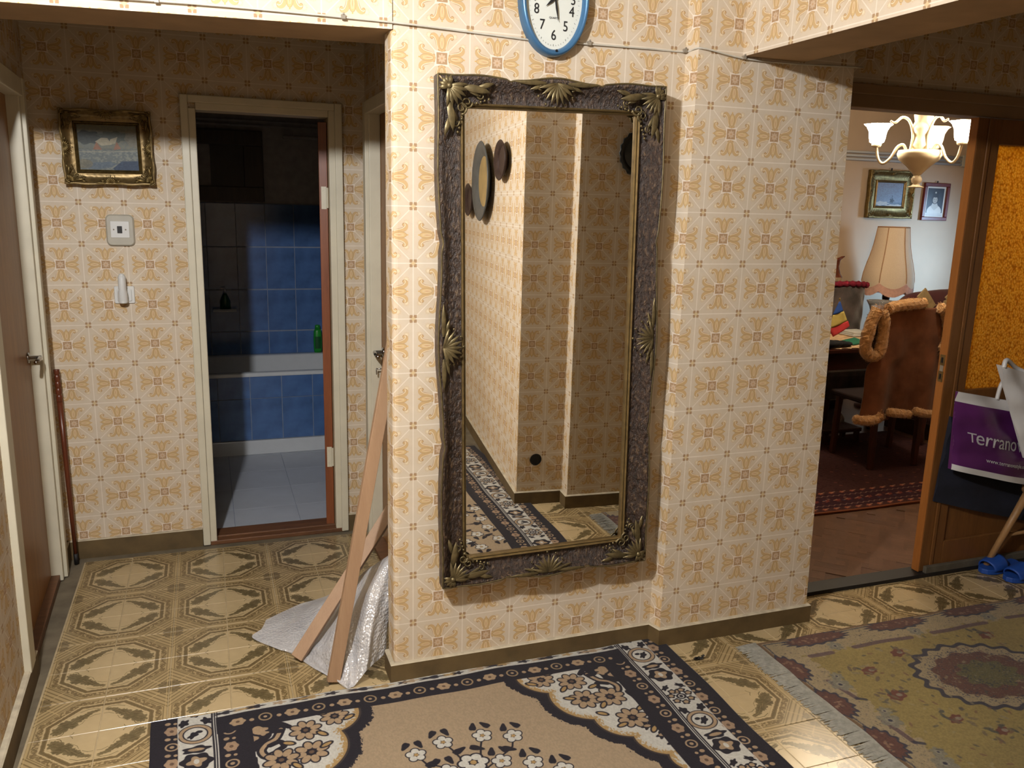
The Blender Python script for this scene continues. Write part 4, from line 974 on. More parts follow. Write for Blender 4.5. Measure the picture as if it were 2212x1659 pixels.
# ------------------------------------------------------------------ wall clock
cc = Vector((1.069, YA, 2.301)); ca, cb = .1165, .174
root = thing('wall_clock', 'oval blue-rimmed wall clock with black numerals above the mirror', 'clock', cc)
mb = MB(); prof = [(1.0,.0),(1.0,.020),(.985,.033),(.94,.042),(.885,.040),(.835,.030),(.815,.020)]
n = 64
def ovalpt(f, t, o_, w_=.0): 
    return cc+Vector((ca*math.cos(t)-(1-f)*ca*math.cos(t), -o_, cb*math.sin(t)-(1-f)*ca*1.05*math.sin(t)))
mb.grid(lambda u, v: ovalpt(prof[int(round(v*6))][0], u*2*PI, prof[int(round(v*6))][1]), n, 6)
obj('rim', mb, plain('blue_clock_rim', (72, 118, 160), .28, .35, var=.03), root, smooth=True)
mb = MB(); mb.add([ovalpt(.83, 2*PI*k/n, .021) for k in range(n)], [tuple(range(n))]); obj('dial', mb, plain('clock_dial', (226, 230, 222), .5, var=.02), root)
mb = MB().lathe([(.0,0),(.004,0),(.004,.003),(0,.004)], cc+Vector((.004,-.041,-cb+.016)), 10, (0,-1,0)); obj('rim_button', mb, M['black'], root)
M['ink'] = plain('black_ink', (22, 22, 26), .6)
def stick_text(body, c, size, root, name, mat, ax=Vector((1,0,0)), up=Vector((0,0,1)), squeeze=1.0, ext=.0004):
    me = text_mesh(body, size, extrude=ext); nn = ax.cross(up)
    for v in me.vertices:
        q = Vector(c)+ax*v.co.x*squeeze+up*v.co.y+nn*v.co.z; v.co = q
    return link(name, me, mat, root, recalc=False)
for h_ in range(12):
    num = h_ or 12; t = PI/2-2*PI*h_/12
    xx = {0:0,1:.040,2:.060,3:.064,4:.060,5:.040,6:0,7:-.040,8:-.060,9:-.064,10:-.060,11:-.040}[h_]
    zz = {0:.110,1:.081,2:.036,3:0,4:-.036,5:-.081,6:-.110,7:-.081,8:-.036,9:0,10:.036,11:.081}[h_]
    stick_text(str(num), cc+Vector((xx,-.0225,zz)), .044, root, 'numeral', M['ink'], squeeze=.85)
stick_text('QUARTZ', cc+Vector((0,-.0225,-.058)), .0085, root, 'dial_print', plain('grey_ink', (120,120,120), .6))
for k in range(60):
    pass
mb = MB()
for k in range(60):
    t = 2*PI*k/60; a = Vector((ca*.735*math.cos(t), -.0222, (cb-.032)*math.sin(t))); d = Vector((math.cos(t)*ca, 0, math.sin(t)*cb)).normalized(); L = .006 if k % 5 == 0 else .0035
    mb.beam(cc+a, cc+a-d*L, .0012 if k % 5 == 0 else .0007, .0004, (0,1,0))
obj('minute_marks', mb, M['ink'], root)['kind'] = 'stuff'
def hand(name, tip, w_, o_):
    tip = Vector(tip); d = tip.normalized(); p = Vector((-d.z, 0, d.x)); mb = MB()
    pts = [(-d*.012, .3), (Vector((0,0,0)), .8), (tip*.45, 1.0), (tip, .08)]
    for (a, wa), (b, wb) in zip(pts[:-1], pts[1:]):
        q = lambda c_, w2: [cc+c_-p*w_*w2+Vector((0,-o_,0)), cc+c_+p*w_*w2+Vector((0,-o_,0)), cc+c_+p*w_*w2+Vector((0,-o_-.001,0)), cc+c_-p*w_*w2+Vector((0,-o_-.001,0))]
        mb.hexa(q(a, wa), q(b, wb))
    obj(name, mb, M['ink'], root)
hand('hour_hand', (-.030, 0, -.026), .0042, .026); hand('minute_hand', (.012, 0, -.068), .0034, .029)
mb = MB().lathe([(0,0),(.006,0),(.006,.008),(0,.009)], cc+Vector((0,-.022,0)), 14, (0,-1,0)); obj('hub', mb, M['goldflat'], root)

# thin white cable with clips along the top of the wall
pts = [P(-30, 0, y=2.90), (-.38, 2.755, 2.196), (.10, 2.698, 2.196), (.552, 2.645, 2.186), (.80, 2.647, 2.180), (1.00, 2.647, 2.174), (1.069, 2.646, 2.172), (1.18, 2.646, 2.178), (1.40, 2.647, 2.182), (1.558, 2.646, 2.184), (1.590, 2.592, 2.190), (1.755, 2.590, 2.170), (1.95, 2.590, 2.168), (2.262, 2.590, 2.178)]
pts[0] = Vector((-.9, 2.82, 2.197))
root = thing('wall_cable', 'thin white cable clipped along the wall under the clock', 'cable', (1.0, 2.645, 2.18))
obj('cable', MB().tube(bez(pts, 6), .0032, 6), M['cord'], root, smooth=True)
for p_ in ((.41,2.655,2.190),(1.20,2.644,2.180),(1.556,2.643,2.186),(1.755,2.588,2.172),(-.1,2.716,2.197)):
    p_ = Vector(p_); mb = MB().box(p_.x-.006,p_.x+.006,p_.y-.007,p_.y+.004,p_.z-.006,p_.z+.006); mb.lathe([(0,0),(.003,0),(.003,.004),(0,.005)], p_+Vector((0,-.006,.008)), 8, (0,-1,0)); obj('clip', mb, M['nail'], root)

# ------------------------------------------------------------------ switch, night light
def rrect(x0, x1, z0, z1, r_, y, n=6):
    out = []
    for cx, cz, a0 in ((x1-r_, z1-r_, 0), (x0+r_, z1-r_, PI/2), (x0+r_, z0+r_, PI), (x1-r_, z0+r_, 1.5*PI)):
        for k in range(n+1): t = a0+PI/2*k/n; out.append((cx+r_*math.cos(t), y, cz+r_*math.sin(t)))
    return out
def plate(mb, x0, x1, z0, z1, r_, y0, y1, slope=.004):
    a = rrect(x0, x1, z0, z1, r_, y0); b = rrect(x0, x1, z0, z1, r_, (y0+y1)/2); c = rrect(x0+slope, x1-slope, z0+slope, z1-slope, max(.002, r_-slope), y1); n = len(a)
    mb.add(a+b+c, [tuple(range(2*n, 3*n))]+[(k, (k+1)%n, n+(k+1)%n, n+k) for k in range(n)]+[(n+k, n+(k+1)%n, 2*n+(k+1)%n, 2*n+k) for k in range(n)])
root = thing('light_switch', 'grey light switch with a black rocker on white under the gold framed painting', 'switch', (-.355, YH, 1.51))
mb = MB(); plate(mb, -.413, -.298, 1.441, 1.578, .022, YH, YH-.014, .006); obj('surround', mb, M['greyplastic'], root)
mb = MB(); plate(mb, -.394, -.318, 1.477, 1.549, .003, YH-.012, YH-.018, .001); obj('switch_plate', mb, M['whiteplastic'], root)
mb = MB(); plate(mb, -.367, -.347, 1.497, 1.528, .002, YH-.017, YH-.022, .001); obj('rocker', mb, M['black'], root)
for x in (-.381, -.333): obj('screw', MB().lathe([(0,0),(.0035,0),(.0035,.002),(0,.003)], (x, YH-.0175, 1.513), 10, (0,-1,0)), M['nail'], root)
root = thing('wall_socket', 'white wall socket behind a plugged-in night light', 'socket', (-.357, YH, 1.225))
mb = MB(); plate(mb, -.399, -.315, 1.186, 1.264, .006, YH, YH-.010, .002); obj('socket_plate', mb, M['whiteplastic'], root)
mb = MB(); plate(mb, -.387, -.327, 1.196, 1.252, .006, YH-.009, YH-.014, .002); obj('socket_insert', mb, M['whiteplastic'], root)
root = thing('night_light', 'small white plug-in night light standing up from the wall socket', 'lamp', (-.36, YH-.015, 1.22))
mb = MB().grid(lambda u, v: Vector((-.361+(.0195 if v < .4 else .0165)*math.cos(u*2*PI)*(1 if v < .95 else .6), YH-.038+.021*math.sin(u*2*PI)*(1 if v < .95 else .5)-.006*math.sin(v*3), 1.196+.120*v)), 20, 14)
mb.ell((-.361, YH-.040, 1.196), (.0195, .021, .008), 14, 6); mb.ell((-.361, YH-.039, 1.315), (.0125, .014, .008), 14, 6)
obj('lamp_body', mb, M['whiteplastic'], root, smooth=True)
obj('plug', MB().lathe([(.019,0),(.021,.02),(.019,.026),(0,.027)], (-.361, YH-.012, 1.215), 18, (0,-1,0)), M['whiteplastic'], root, smooth=True)

# ------------------------------------------------------------------ cane, battens, bubble wrap
root = thing('walking_cane', 'reddish-brown carved walking cane in the corner beside the left door', 'cane', (-.632, 4.06, 0))
A_, B_ = Vector((-.632, 4.045, .0)), Vector((-.648, 4.072, .905)); ln = lambda t: A_+(B_-A_)*t
obj('shaft', MB().tube([ln(t) for t in (.05,.3,.6,.84)], [.008,.010,.011,.012], 12), M['cane'], root, smooth=True)
ts = np.linspace(.84, 1, 40); obj('grip', MB().tube([ln(t) for t in ts], [.0125-(.003 if k % 8 in (0,1) and k > 3 and k < 34 else 0) for k in range(40)], 12), M['cane'], root, smooth=True)
obj('ferrule', MB().tube([ln(0), ln(.055)], [.010,.010], 12), M['dark'], root, smooth=True)
a, b = Vector((.345, 2.692, .004)), Vector((.640, 2.925, 1.52))
def batten(name, label, a, b, w_, h_, side, mat):
    o = obj(name, MB().beam(a, b, w_, h_, side), mat, None, .0015); return tag(o, label, 'batten', 'loose wooden battens')
batten('wooden_batten', 'taller batten, standing steeply before the wall corner on bubble wrap', Vector((.345, 2.70, .012)), Vector((.665, 2.885, 1.52)), .044, .022, (1,.08,0), M['batten'])
batten('wooden_batten', 'lower batten, slanting behind the tall one towards the passage wall', Vector((.240, 2.885, .017)), Vector((.712, 3.055, .62)), .046, .024, (.75,-.55,-.25), M['batten'])
ctrl = [  # rows from the passage side to the near side, columns from the left tips to the wall corner
 [(.152,3.224,.012),(.30,3.33,.010),(.42,3.36,.02),(.50,3.30,.10),(.575,3.10,.23),(.635,2.98,.31)],
 [(.130,3.14,.020),(.27,3.18,.035),(.38,3.18,.07),(.47,3.10,.17),(.560,2.95,.33),(.628,2.90,.40)],
 [(.093,3.10,.010),(.22,3.03,.030),(.33,3.00,.05),(.43,2.95,.16),(.535,2.87,.33),(.610,2.84,.43)],
 [(.170,2.99,.012),(.25,2.93,.022),(.33,2.88,.06),(.42,2.83,.17),(.510,2.80,.31),(.590,2.81,.38)],
 [(.230,2.93,.006),(.29,2.85,.020),(.35,2.78,.05),(.43,2.75,.15),(.500,2.75,.24),(.570,2.775,.27)],
 [(.300,2.80,.006),(.33,2.75,.012),(.375,2.69,.02),(.44,2.705,.10),(.495,2.725,.15),(.552,2.77,.16)],
 [(.325,2.79,.004),(.36,2.70,.006),(.392,2.645,.006),(.445,2.675,.03),(.490,2.71,.05),(.545,2.765,.05)]]
def cr(p, t):
    n = len(p)-1; i = min(int(t*n), n-1); f = t*n-i; p0, p1, p2, p3 = p[max(i-1,0)], p[i], p[i+1], p[min(i+2,n)]
    return .5*((2*p1)+(p2-p0)*f+(2*p0-5*p1+4*p2-p3)*f*f+(3*p1-p0-3*p2+p3)*f**3)
C_ = [[Vector(p) for p in r_] for r_ in ctrl]
def wrapf(u, v):
    p = cr([cr(r_, u) for r_ in C_], v); q_ = u+.62*v; k = (.020*math.sin(q_*17+1.2*math.sin(v*4))+.009*math.sin(q_*39+u*4))*min(1, 1.6*u+.1)+.004*math.sin(u*31-v*17)
    p = p+Vector((0, -.6, .6))*k*min(1, 3*min(u, 1-u)+.1); p.z = max(p.z, .003); return p
o = obj('bubble_wrap', MB().grid(wrapf, 70, 60), M['wrap'], None, smooth=True); tag(o, 'crumpled clear bubble wrap sheet heaped under the battens by the wall corner', 'packaging')

# ------------------------------------------------------------------ rugs in the hall
def rugmesh(x0, x1, y0, y1, h, nu, nv, rot=0, seed=0, edge=.004, amp=.0015):
    r_ = np.random.default_rng(seed); pa = r_.random(8)*6
    def wob(t, k): return edge*(math.sin(t*17+pa[k])+.6*math.sin(t*41+pa[k+1]))
    def f(u, v, z=None):
        x = x0+(x1-x0)*u; y = y0+(y1-y0)*v
        x += (wob(v, 0)*(1-u)+wob(v, 2)*u); y += (wob(u, 4)*(1-v)+wob(u, 6)*v)
        return Vector((x, y, h+amp*math.sin(x*9+pa[0])*math.sin(y*7+pa[1]) if z is None else z))
    mb = MB().grid(f, nu, nv)
    for (g, n) in ((lambda t: (t, 0), nu), (lambda t: (1, t), nv), (lambda t: (1-t, 1), nu), (lambda t: (0, 1-t), nv)):
        for i in range(n):
            a, b = g(i/n), g((i+1)/n); mb.quad(f(*a, 0.0008), f(*b, 0.0008), f(*b), f(*a), [a, b, b, a])
    return mb
M['rug1'] = imgmat('black_rug_pile', paint_rug1(), .95, 'EXTEND', bump=.5, nscale=420, var=.12, spec=.1, dist=.002, sheen=.1)
M['rug2'] = imgmat('olive_rug_pile', paint_rug2(), .95, 'EXTEND', bump=.5, nscale=380, var=.14, spec=.1, dist=.002, sheen=.1)
M['rug3'] = imgmat('red_rug_pile', paint_rug3(), .95, 'EXTEND', bump=.4, nscale=300, var=.15, spec=.1)
root = thing('rug', 'beige rug with black floral borders on the tiles before the mirror wall', 'rug', (.67, 1.2, 0))
obj('pile', rugmesh(-.235, 1.605, -.195, 2.640, .009, 60, 90, seed=3), M['rug1'], root, recalc=False)
root = thing('rug', 'olive rug with maroon scalloped border and grey fringe in the entry', 'rug', (2.6, 1.8, 0))
obj('pile', rugmesh(1.945, 3.42, 1.22, 2.478, .008, 60, 60, seed=5, edge=.003), M['rug2'], root, recalc=False)
mb = MB(); y = 1.23
while y < 2.485:
    w_ = random.uniform(.004, .009); L = random.uniform(.078, .098); dx = random.uniform(-.006, .006); z = random.uniform(.003, .006)
    mb.quad((1.95, y, .007), (1.95-L*.5, y+dx*.5, z), (1.95-L*.5, y+w_+dx*.5, z+.0015), (1.95, y+w_, .0075)); mb.quad((1.95-L*.5, y+dx*.5, z), (1.95-L, y+dx, .0015), (1.95-L, y+w_*.8+dx, .002), (1.95-L*.5, y+w_+dx*.5, z+.0015)); y += .0042
o = obj('fringe', mb, M['fringe'], root, recalc=False); o['kind'] = 'stuff'
mb = MB()
for k in range(14): t = random.random()*6.28; mb.tube([(1.675+.012*math.cos(k), 2.458+.006*math.sin(k*2), .004), (1.675+.025*math.cos(t), 2.455+.010*math.sin(t), .008+.010*random.random())], .0022, 4)
tag(obj('thread_tuft', mb, M['dark']), 'tiny black thread tuft on the tiles beside the black bordered rug', 'thread')

# ------------------------------------------------------------------ seen in the mirror: plates on the right-hand wall
wd = Vector((1.716-1.525, -.904-.971, 0)).normalized(); wn = Vector((wd.y, -wd.x, 0)); wn = wn if wn.x < 0 else -wn
def platthing(name, label, c, ry, rz, h, ax_u, ax_n, mats, inner=.62, group=None, jag=0):
    c = Vector(c); root = thing(name, label, 'plate', c, group); n = 40
    def pt(f, t, o_): j = 1+(jag*math.cos(20*t) if f > .95 else 0); return c+ax_u*(ry*f*j*math.cos(t))+Vector((0,0,1))*(rz*f*j*math.sin(t))+ax_n*o_
    pr = [(.55,.0),(1.0,h),(.97,h*1.12),(inner+.05,h*.60),(inner,h*.42)]
    obj('plate_rim', MB().grid(lambda u, v: pt(pr[int(round(v*4))][0], u*2*PI, pr[int(round(v*4))][1]), n, 4), mats[0], root, smooth=True)
    mb = MB(); mb.add([pt(inner+.01, 2*PI*k/n, h*.45) for k in range(n)], [tuple(range(n))]); obj('plate_centre', mb, mats[1], root)
M['plate1'] = wood('plate_grey_rim', (66, 70, 72), (98, 100, 98), .4, (6,6,6)); M['plate2'] = plain('plate_ochre', (160, 134, 84), .4, var=.4, scale=7)
M['plate3'] = plain('plate_dark', (58, 40, 36), .45, .2, var=.4, scale=60, bump=.5, bscale=60); M['plate4'] = plain('plate_black', (26, 30, 30), .4, var=.2)
Zv = Vector((0,0,1))
def onw(y, z): t = (y-.971)/wd.y; return Vector((1.525, .971, 0))+wd*t+Vector((0,0,z))+wn*.004
platthing('wall_plate', 'big oval plate with ochre centre, reflected in the mirror', onw(-.13, 1.805), .30, .252, .045, wd, wn, (M['plate1'], M['plate2']))
platthing('wall_plate', 'small dark relief plate right of the big oval one in the mirror', onw(.47, 1.912), .17, .114, .035, wd, wn, (M['plate3'], M['plate3']), .7)
platthing('wall_plate', 'small dark plate cut by the left mirror edge in the reflection', onw(-.68, 1.69), .17, .114, .035, wd, wn, (M['plate3'], M['plate3']), .7)
b2d = (Vector((*b2b, 0))-Vector((*b2a, 0))).normalized(); b2n = Vector((-b2d.y, b2d.x, 0))
platthing('wall_plate', 'black scalloped plate at the right mirror edge in the reflection', Vector((*b2a, 0))+b2d*.325+Vector((0,0,1.938))+b2n*.004, .125, .122, .025, b2d, b2n, (M['plate4'], M['plate4']), .7, None, .03)
b1d = (Vector((*b1b, 0))-Vector((*b1a, 0))).normalized(); b1n = Vector((-b1d.y, b1d.x, 0)); hc = Vector((*b1a, 0))+b1d*.108+Vector((0,0,.262))
tag(obj('socket_box', MB().lathe([(.031,0),(.034,.004),(.030,.005),(.029,-.0),(0,-.001)], hc+b1n*.002, 24, b1n), M['black']), 'round black empty socket hole low on the shaded reflected wall', 'socket')

# ------------------------------------------------------------------ living room beyond the door
LRX0, LRX1, LRY1, LRC = 2.10, 7.2, 6.0, 2.62
f2 = struct('floor_living', MB().box(LRX0, LRX1, 2.775, 6.1, -.06, -.002), M['parquet2'])
blk = []
for mt in (M['parquet'], M['parquet2']):
    me = MB().box(-.1495, .1495, -.0295, .0295, -.004, .002).mesh('parquet_block'); me.materials.append(mt); blk.append(me)
k = 0
for i in range(-3, 9):           # herringbone
    for j in range(-2, 8):
        for q in (0, 1):
            L, w_ = .30, .06
            x = 2.2+i*.2121+.0; y = 2.86+j*.0849+ (0)
            cx, cy = (x, y) if q == 0 else (x+.106, y)
            if not (2.27 < cx < 4.3 and 2.87 < cy < 3.62): continue
            o = bpy.data.objects.new('parquet_block', blk[(i*3+j*5+q*7) % 2 if random.random() < .7 else 0]); COL.objects.link(o)
            o.location = (cx, cy, random.uniform(-.0012, 0)); o.rotation_euler = (0, 0, PI/4 if q == 0 else -PI/4); setpar(o, f2); k += 1
struct('wall_living_back', MB().box(LRX0, LRX1, LRY1, LRY1+.1, 0, LRC), M['lrwall']); struct('wall_living_left', MB().box(LRX0-.1, LRX0, 2.95, LRY1+.1, 0, LRC), M['lrwall'])
struct('wall_living_right', MB().box(LRX1, LRX1+.1, 2.8, LRY1+.1, 0, LRC), M['lrwall']); struct('ceiling_living', MB().box(LRX0-.1, LRX1+.1, 2.83, LRY1+.1, LRC, LRC+.08), M['ceil'])
struct('wall_living_front', MB().box(4.02, LRX1, 2.86, 2.95, 0, LRC).box(2.1, 2.27, 2.84, 2.95, 0, LRC).box(2.27, 4.02, 2.86, 2.95, 2.15, LRC), M['lrwall'])
# triple white moulding along the back wall
for k, z in enumerate((2.180, 2.150, 2.120)):
    o = struct('trim_%d' % (k+3), MB().tube([(LRX0+.02, LRY1-.012, z), (6.62, LRY1-.012, z)], .0115, 10), M['whiteplastic'], smooth=True)
struct('trim_6', MB().box(6.44, 6.50, LRY1-.028, LRY1, 2.10, 2.20), M['greyplastic'], bevel=.004)
# living-room door: frame, fixed glazed leaf, threshold
mb = MB().box(2.27, 4.06, 2.815, 2.90, 2.075, 2.165).box(2.27, 4.06, 2.805, 2.83, 2.125, 2.165).box(3.98, 4.06, 2.815, 2.90, 0, 2.075).box(2.262, 2.30, 2.832, 2.90, 0, 2.075)
d4 = struct('door_4', mb, plain('door_header_paint', (150, 122, 92), .5, var=.08, scale=5), bevel=.003)
LX0, LX1 = 3.082, 3.96
mb = MB().box(LX0, LX0+.13, 2.80, 2.842, .02, 2.07).box(LX1-.13, LX1, 2.80, 2.842, .02, 2.07).box(LX0+.13, LX1-.13, 2.80, 2.842, 1.965, 2.07).box(LX0+.13, LX1-.13, 2.80, 2.842, .80, .89).box(LX0+.13, LX1-.13, 2.80, 2.842, .02, .16)
obj('leaf_frame', mb, M['walnut'], d4, .003)
obj('leaf_edge', MB().box(LX0-.004, LX0, 2.801, 2.841, .02, 2.07), M['walnutedge'], d4)
obj('leaf_moulding', MB().box(LX0+.055, LX0+.075, 2.794, 2.80, .02, 2.07), M['walnut'], d4, .003)
obj('glass_pane', MB().box(LX0+.125, LX1-.125, 2.819, 2.823, .885, 1.97), M['amber'], d4)
obj('lower_panel', MB().box(LX0+.12, LX1-.12, 2.812, 2.830, .15, .81), M['walnut'], d4, .004)
for z in (.955, 1.03):
    mb = MB().box(LX0-.006, LX0-.003, 2.808, 2.834, z-.024, z+.024); mb.box(LX0-.0075, LX0-.005, 2.816, 2.826, z-.012, z+.012, 1); obj('strike_plate', mb, [M['goldflat'], M['dark']], d4)
obj('strike_plate', MB().box(LX0-.0055, LX0-.003, 2.812, 2.830, .979, 1.006), M['nail'], d4)
o = struct('door_threshold', MB().box(2.27, 4.06, 2.775, 2.86, -.05, .018), M['dark']); setpar(o, d4)
struct('baseboard_entry', MB().box(LX0+.02, 4.4, 2.778, 2.798, -.006, .05), plain('grey_kick_strip', (96, 90, 78), .6, var=.2), bevel=.003)

# red rug
root = thing('rug', 'dark red patterned rug on the living-room parquet under the table', 'rug', (4.4, 4.6, 0))
obj('pile', rugmesh(2.5, 4.95, 3.592, 4.95, .010, 40, 20, seed=9, edge=.002), M['rug3'], root, recalc=False)

# chandelier
cd = P(1985, 345, y=4.0); cx, cy, cz = cd.x, cd.y, cd.z      # middle of the bowl
root = thing('chandelier', 'cream chandelier with lit tulip glass shades hanging in the living room', 'chandelier', (cx, cy, LRC))
cs_ = Vector((cx, cy, cz)); lat = Vector((cs_.y, -cs_.x, 0)).normalized(); rad_ = Vector((cs_.x, cs_.y, 0)).normalized()
obj('column', MB().lathe([(.018,-.02),(.056,.03),(.048,.06),(.044,.085),(.060,.115),(.062,.13),(.046,.165),(.054,.20),(.054,.24),(.034,.26),(.04,.30),(.012,.34),(.012,LRC-cz-.03),(.06,LRC-cz-.02),(.06,LRC-cz)], cs_+Vector((0,0,.05)), 24), M['porcelain'], root, smooth=True)
obj('bowl', MB().lathe([(.0,.055),(.118,.052),(.124,.03),(.112,.0),(.066,-.038),(.034,-.072),(.020,-.088),(0,-.09)], cs_, 28), M['porcelain'], root, smooth=True)
obj('finial', MB().lathe([(.008,-.085),(.020,-.092),(.031,-.112),(.026,-.130),(.016,-.138),(.024,-.148),(.042,-.157),(.040,-.160),(.012,-.150)], cs_, 24, ruffle=lambda i, t: .14*math.cos(6*t) if i >= 6 else 0), M['porcelain'], root, smooth=True)
def adir(a): return lat*math.cos(a)+rad_*math.sin(a)*-1
for k, (a, lit) in enumerate(((PI, 1), (.50, 1), (-1.25, 0), (2.5, 0))):
    d = adir(a); R = .240
    pts = [cs_+d*.075+Vector((0,0,.055)), cs_+d*.095+Vector((0,0,.085)), cs_+d*.125+Vector((0,0,.070)), cs_+d*.155+Vector((0,0,.010)), cs_+d*.195+Vector((0,0,-.022)), cs_+d*.225+Vector((0,0,.010)), cs_+d*R+Vector((0,0,.085))]
    if k == 3: continue
    am = obj('arm', MB().tube(bez(pts, 6), .0085, 8), M['porcelain'], root, smooth=True)
    c = cs_+d*R+Vector((0,0,.082))
    obj('lamp_holder', MB().lathe([(0,-.012),(.024,-.008),(.03,.006),(.018,.012)], c, 16), M['porcelain'], am, smooth=True)
    obj('shade', MB().lathe([(.020,.008),(.040,.020),(.046,.045),(.050,.080),(.062,.108),(.078,.122),(.072,.121),(.046,.086),(.040,.04),(.016,.014)], c, 28, ruffle=lambda i, t: (.07*math.cos(6*t) if i in (4,5,6) else 0)), M['shadelit'] if lit else M['shadedim'], am, smooth=True)
for a in (2.62, .9):
    d = adir(a); pts = [cs_+d*.06+Vector((0,0,.05)), cs_+d*.055+Vector((0,0,.14)), cs_+d*.085+Vector((0,0,.215)), cs_+d*.13+Vector((0,0,.235)), cs_+d*.17+Vector((0,0,.205)), cs_+d*.20+Vector((0,0,.212))]
    obj('scroll', MB().tube(bez(pts, 6), [.008]*25+[.006]*6, 8), M['porcelain'], root, smooth=True)
lamp('chandelier_light', (cx, cy, cz+.40), 62, (1.0, .85, .66), .10)

# pictures on the back wall
pc = Vector((5.66, LRY1-.004, 1.835)); pp = flatplace(pc, .0)
root = thing('framed_painting', 'seascape with a small ship in a wide gold frame on the living-room wall', 'painting', pc)
ornate(root, .50, .405, .085, .05, pp, (M['gold'], M['gold'], M['goldflat']), wave=.008, inner=.02, corner=.07, lobes=2, notch=False)
mb = MB(); a, b = .50/2-.09, .405/2-.085; mb.quad(pp(-a,-b,.018), pp(a,-b,.018), pp(a,b,.018), pp(-a,b,.018), [(0,0),(1,0),(1,1),(0,1)]); obj('canvas', mb, imgmat('sea_picture', paint_sea(), .5, 'EXTEND'), root)
obj('hook', MB().tube([pp(0,.20,.01), pp(0,.225,.012)], .006, 8), M['dark'], root)
pc = Vector((6.193, LRY1-.004, 1.785)); pp = flatplace(pc, -.005)
root = thing('framed_photo', 'black and white portrait photo in a thin reddish frame on the wall', 'photo', pc)
W2, H2, f_ = .147, .165, .032
mb = MB()
for (x0, x1, z0, z1) in ((-W2, W2, H2-f_, H2), (-W2, W2, -H2, -H2+f_), (-W2, -W2+f_, -H2+f_, H2-f_), (W2-f_, W2, -H2+f_, H2-f_)):
    mb.hexa([pp(x0,z0,0), pp(x1,z0,0), pp(x1,z0,.024), pp(x0,z0,.024)], [pp(x0,z1,0), pp(x1,z1,0), pp(x1,z1,.024), pp(x0,z1,.024)])
obj('frame', mb, wood('cherry_frame', (92, 30, 28), (124, 46, 40), .3, (20,20,4)), root, .004)
a, b = W2-f_+.002, H2-f_+.002; mb = MB(); mb.quad(pp(-a,-b,.008), pp(a,-b,.008), pp(a,b,.008), pp(-a,b,.008), [(0,0),(1,0),(1,1),(0,1)]); obj('photo_print', mb, imgmat('portrait', paint_portrait(), .3, 'EXTEND', var=.02), root)
obj('hook', MB().tube([pp(0,H2,.01), pp(0,H2+.018,.012)], .006, 8), M['dark'], root)

# standing lamp with a pleated shade
lc = Vector((5.465, 5.68, 0)); root = thing('standing_lamp', 'standing lamp with flared beige shade and pink fringe on turned wood', 'lamp', lc)
npan = 6; sp = [(.212,1.10),(.206,1.16),(.188,1.24),(.162,1.33),(.142,1.43),(.126,1.56)]
def shf(u, v):
    i = v*(len(sp)-1); k = min(int(i), len(sp)-2); f = i-k; r_ = sp[k][0]*(1-f)+sp[k+1][0]*f; z = sp[k][1]*(1-f)+sp[k+1][1]*f
    ph = (u*npan) % 1; r_ *= 1-.045*(4*ph*(1-ph)); z -= .045*(4*ph*(1-ph))*max(0, 1-v*4)
    return lc+Vector((r_*math.cos(u*2*PI+.5), r_*math.sin(u*2*PI+.5), z))
def shade_mat():
    t = NT('lampshade_cloth'); f = t.noise(t.coord('Object', (1,1,1)), 140, 2); c = t.ramp(f, [(.3, (.84, .68, .50, 1)), (.7, (.90, .75, .57, 1))])
    a = t.n('ShaderNodeBsdfTranslucent'); b = t.n('ShaderNodeBsdfDiffuse'); t.l(c, a.inputs[0]); t.l(c, b.inputs[0]); mx = t.n('ShaderNodeMixShader'); mx.inputs[0].default_value = .25
    t.l(b.outputs[0], mx.inputs[1]); t.l(a.outputs[0], mx.inputs[2]); t.l(mx.outputs[0], t.out.inputs[0]); return t.m
obj('lamp_shade', MB().grid(shf, 72, 15), shade_mat(), root, smooth=True)
mb = MB()
for k in range(npan):
    u = k/npan; mb.tube([shf(u+.0001, v)+(shf(u+.0001, v)-lc).normalized()*.002 for v in np.linspace(0, 1, 10)], .004, 6)
mb.tube([shf(u, 1) for u in np.linspace(0, .9999, 40)], .005, 6)
obj('shade_ribs', mb, plain('shade_braid', (190, 146, 108), .8), root)
mb = MB()
for k in range(300):
    u = k/300; p0 = shf(u, 0); p1 = p0+Vector((0,0,-.072+.006*random.random())); t_ = Vector((-math.sin(u*2*PI+.5), math.cos(u*2*PI+.5), 0))*.0032
    mb.quad(p0-t_, p0+t_, p1+t_, p1-t_)
o = obj('shade_fringe', mb, plain('pink_fringe', (240, 190, 172), .9, var=.15, scale=30), root, recalc=False); o['kind'] = 'stuff'
st = [(.16,0),(.16,.02),(.09,.04),(.03,.06),(.022,.12)]+[(.018+.014*abs(math.sin(z*34)), z) for z in np.arange(.14, 1.22, .012)]+[(.012,1.24),(.012,1.5),(0,1.51)]
obj('turned_stem', MB().lathe(st, lc, 18), wood('turned_dark_wood', (52, 26, 16), (84, 46, 26), .3), root, smooth=True)

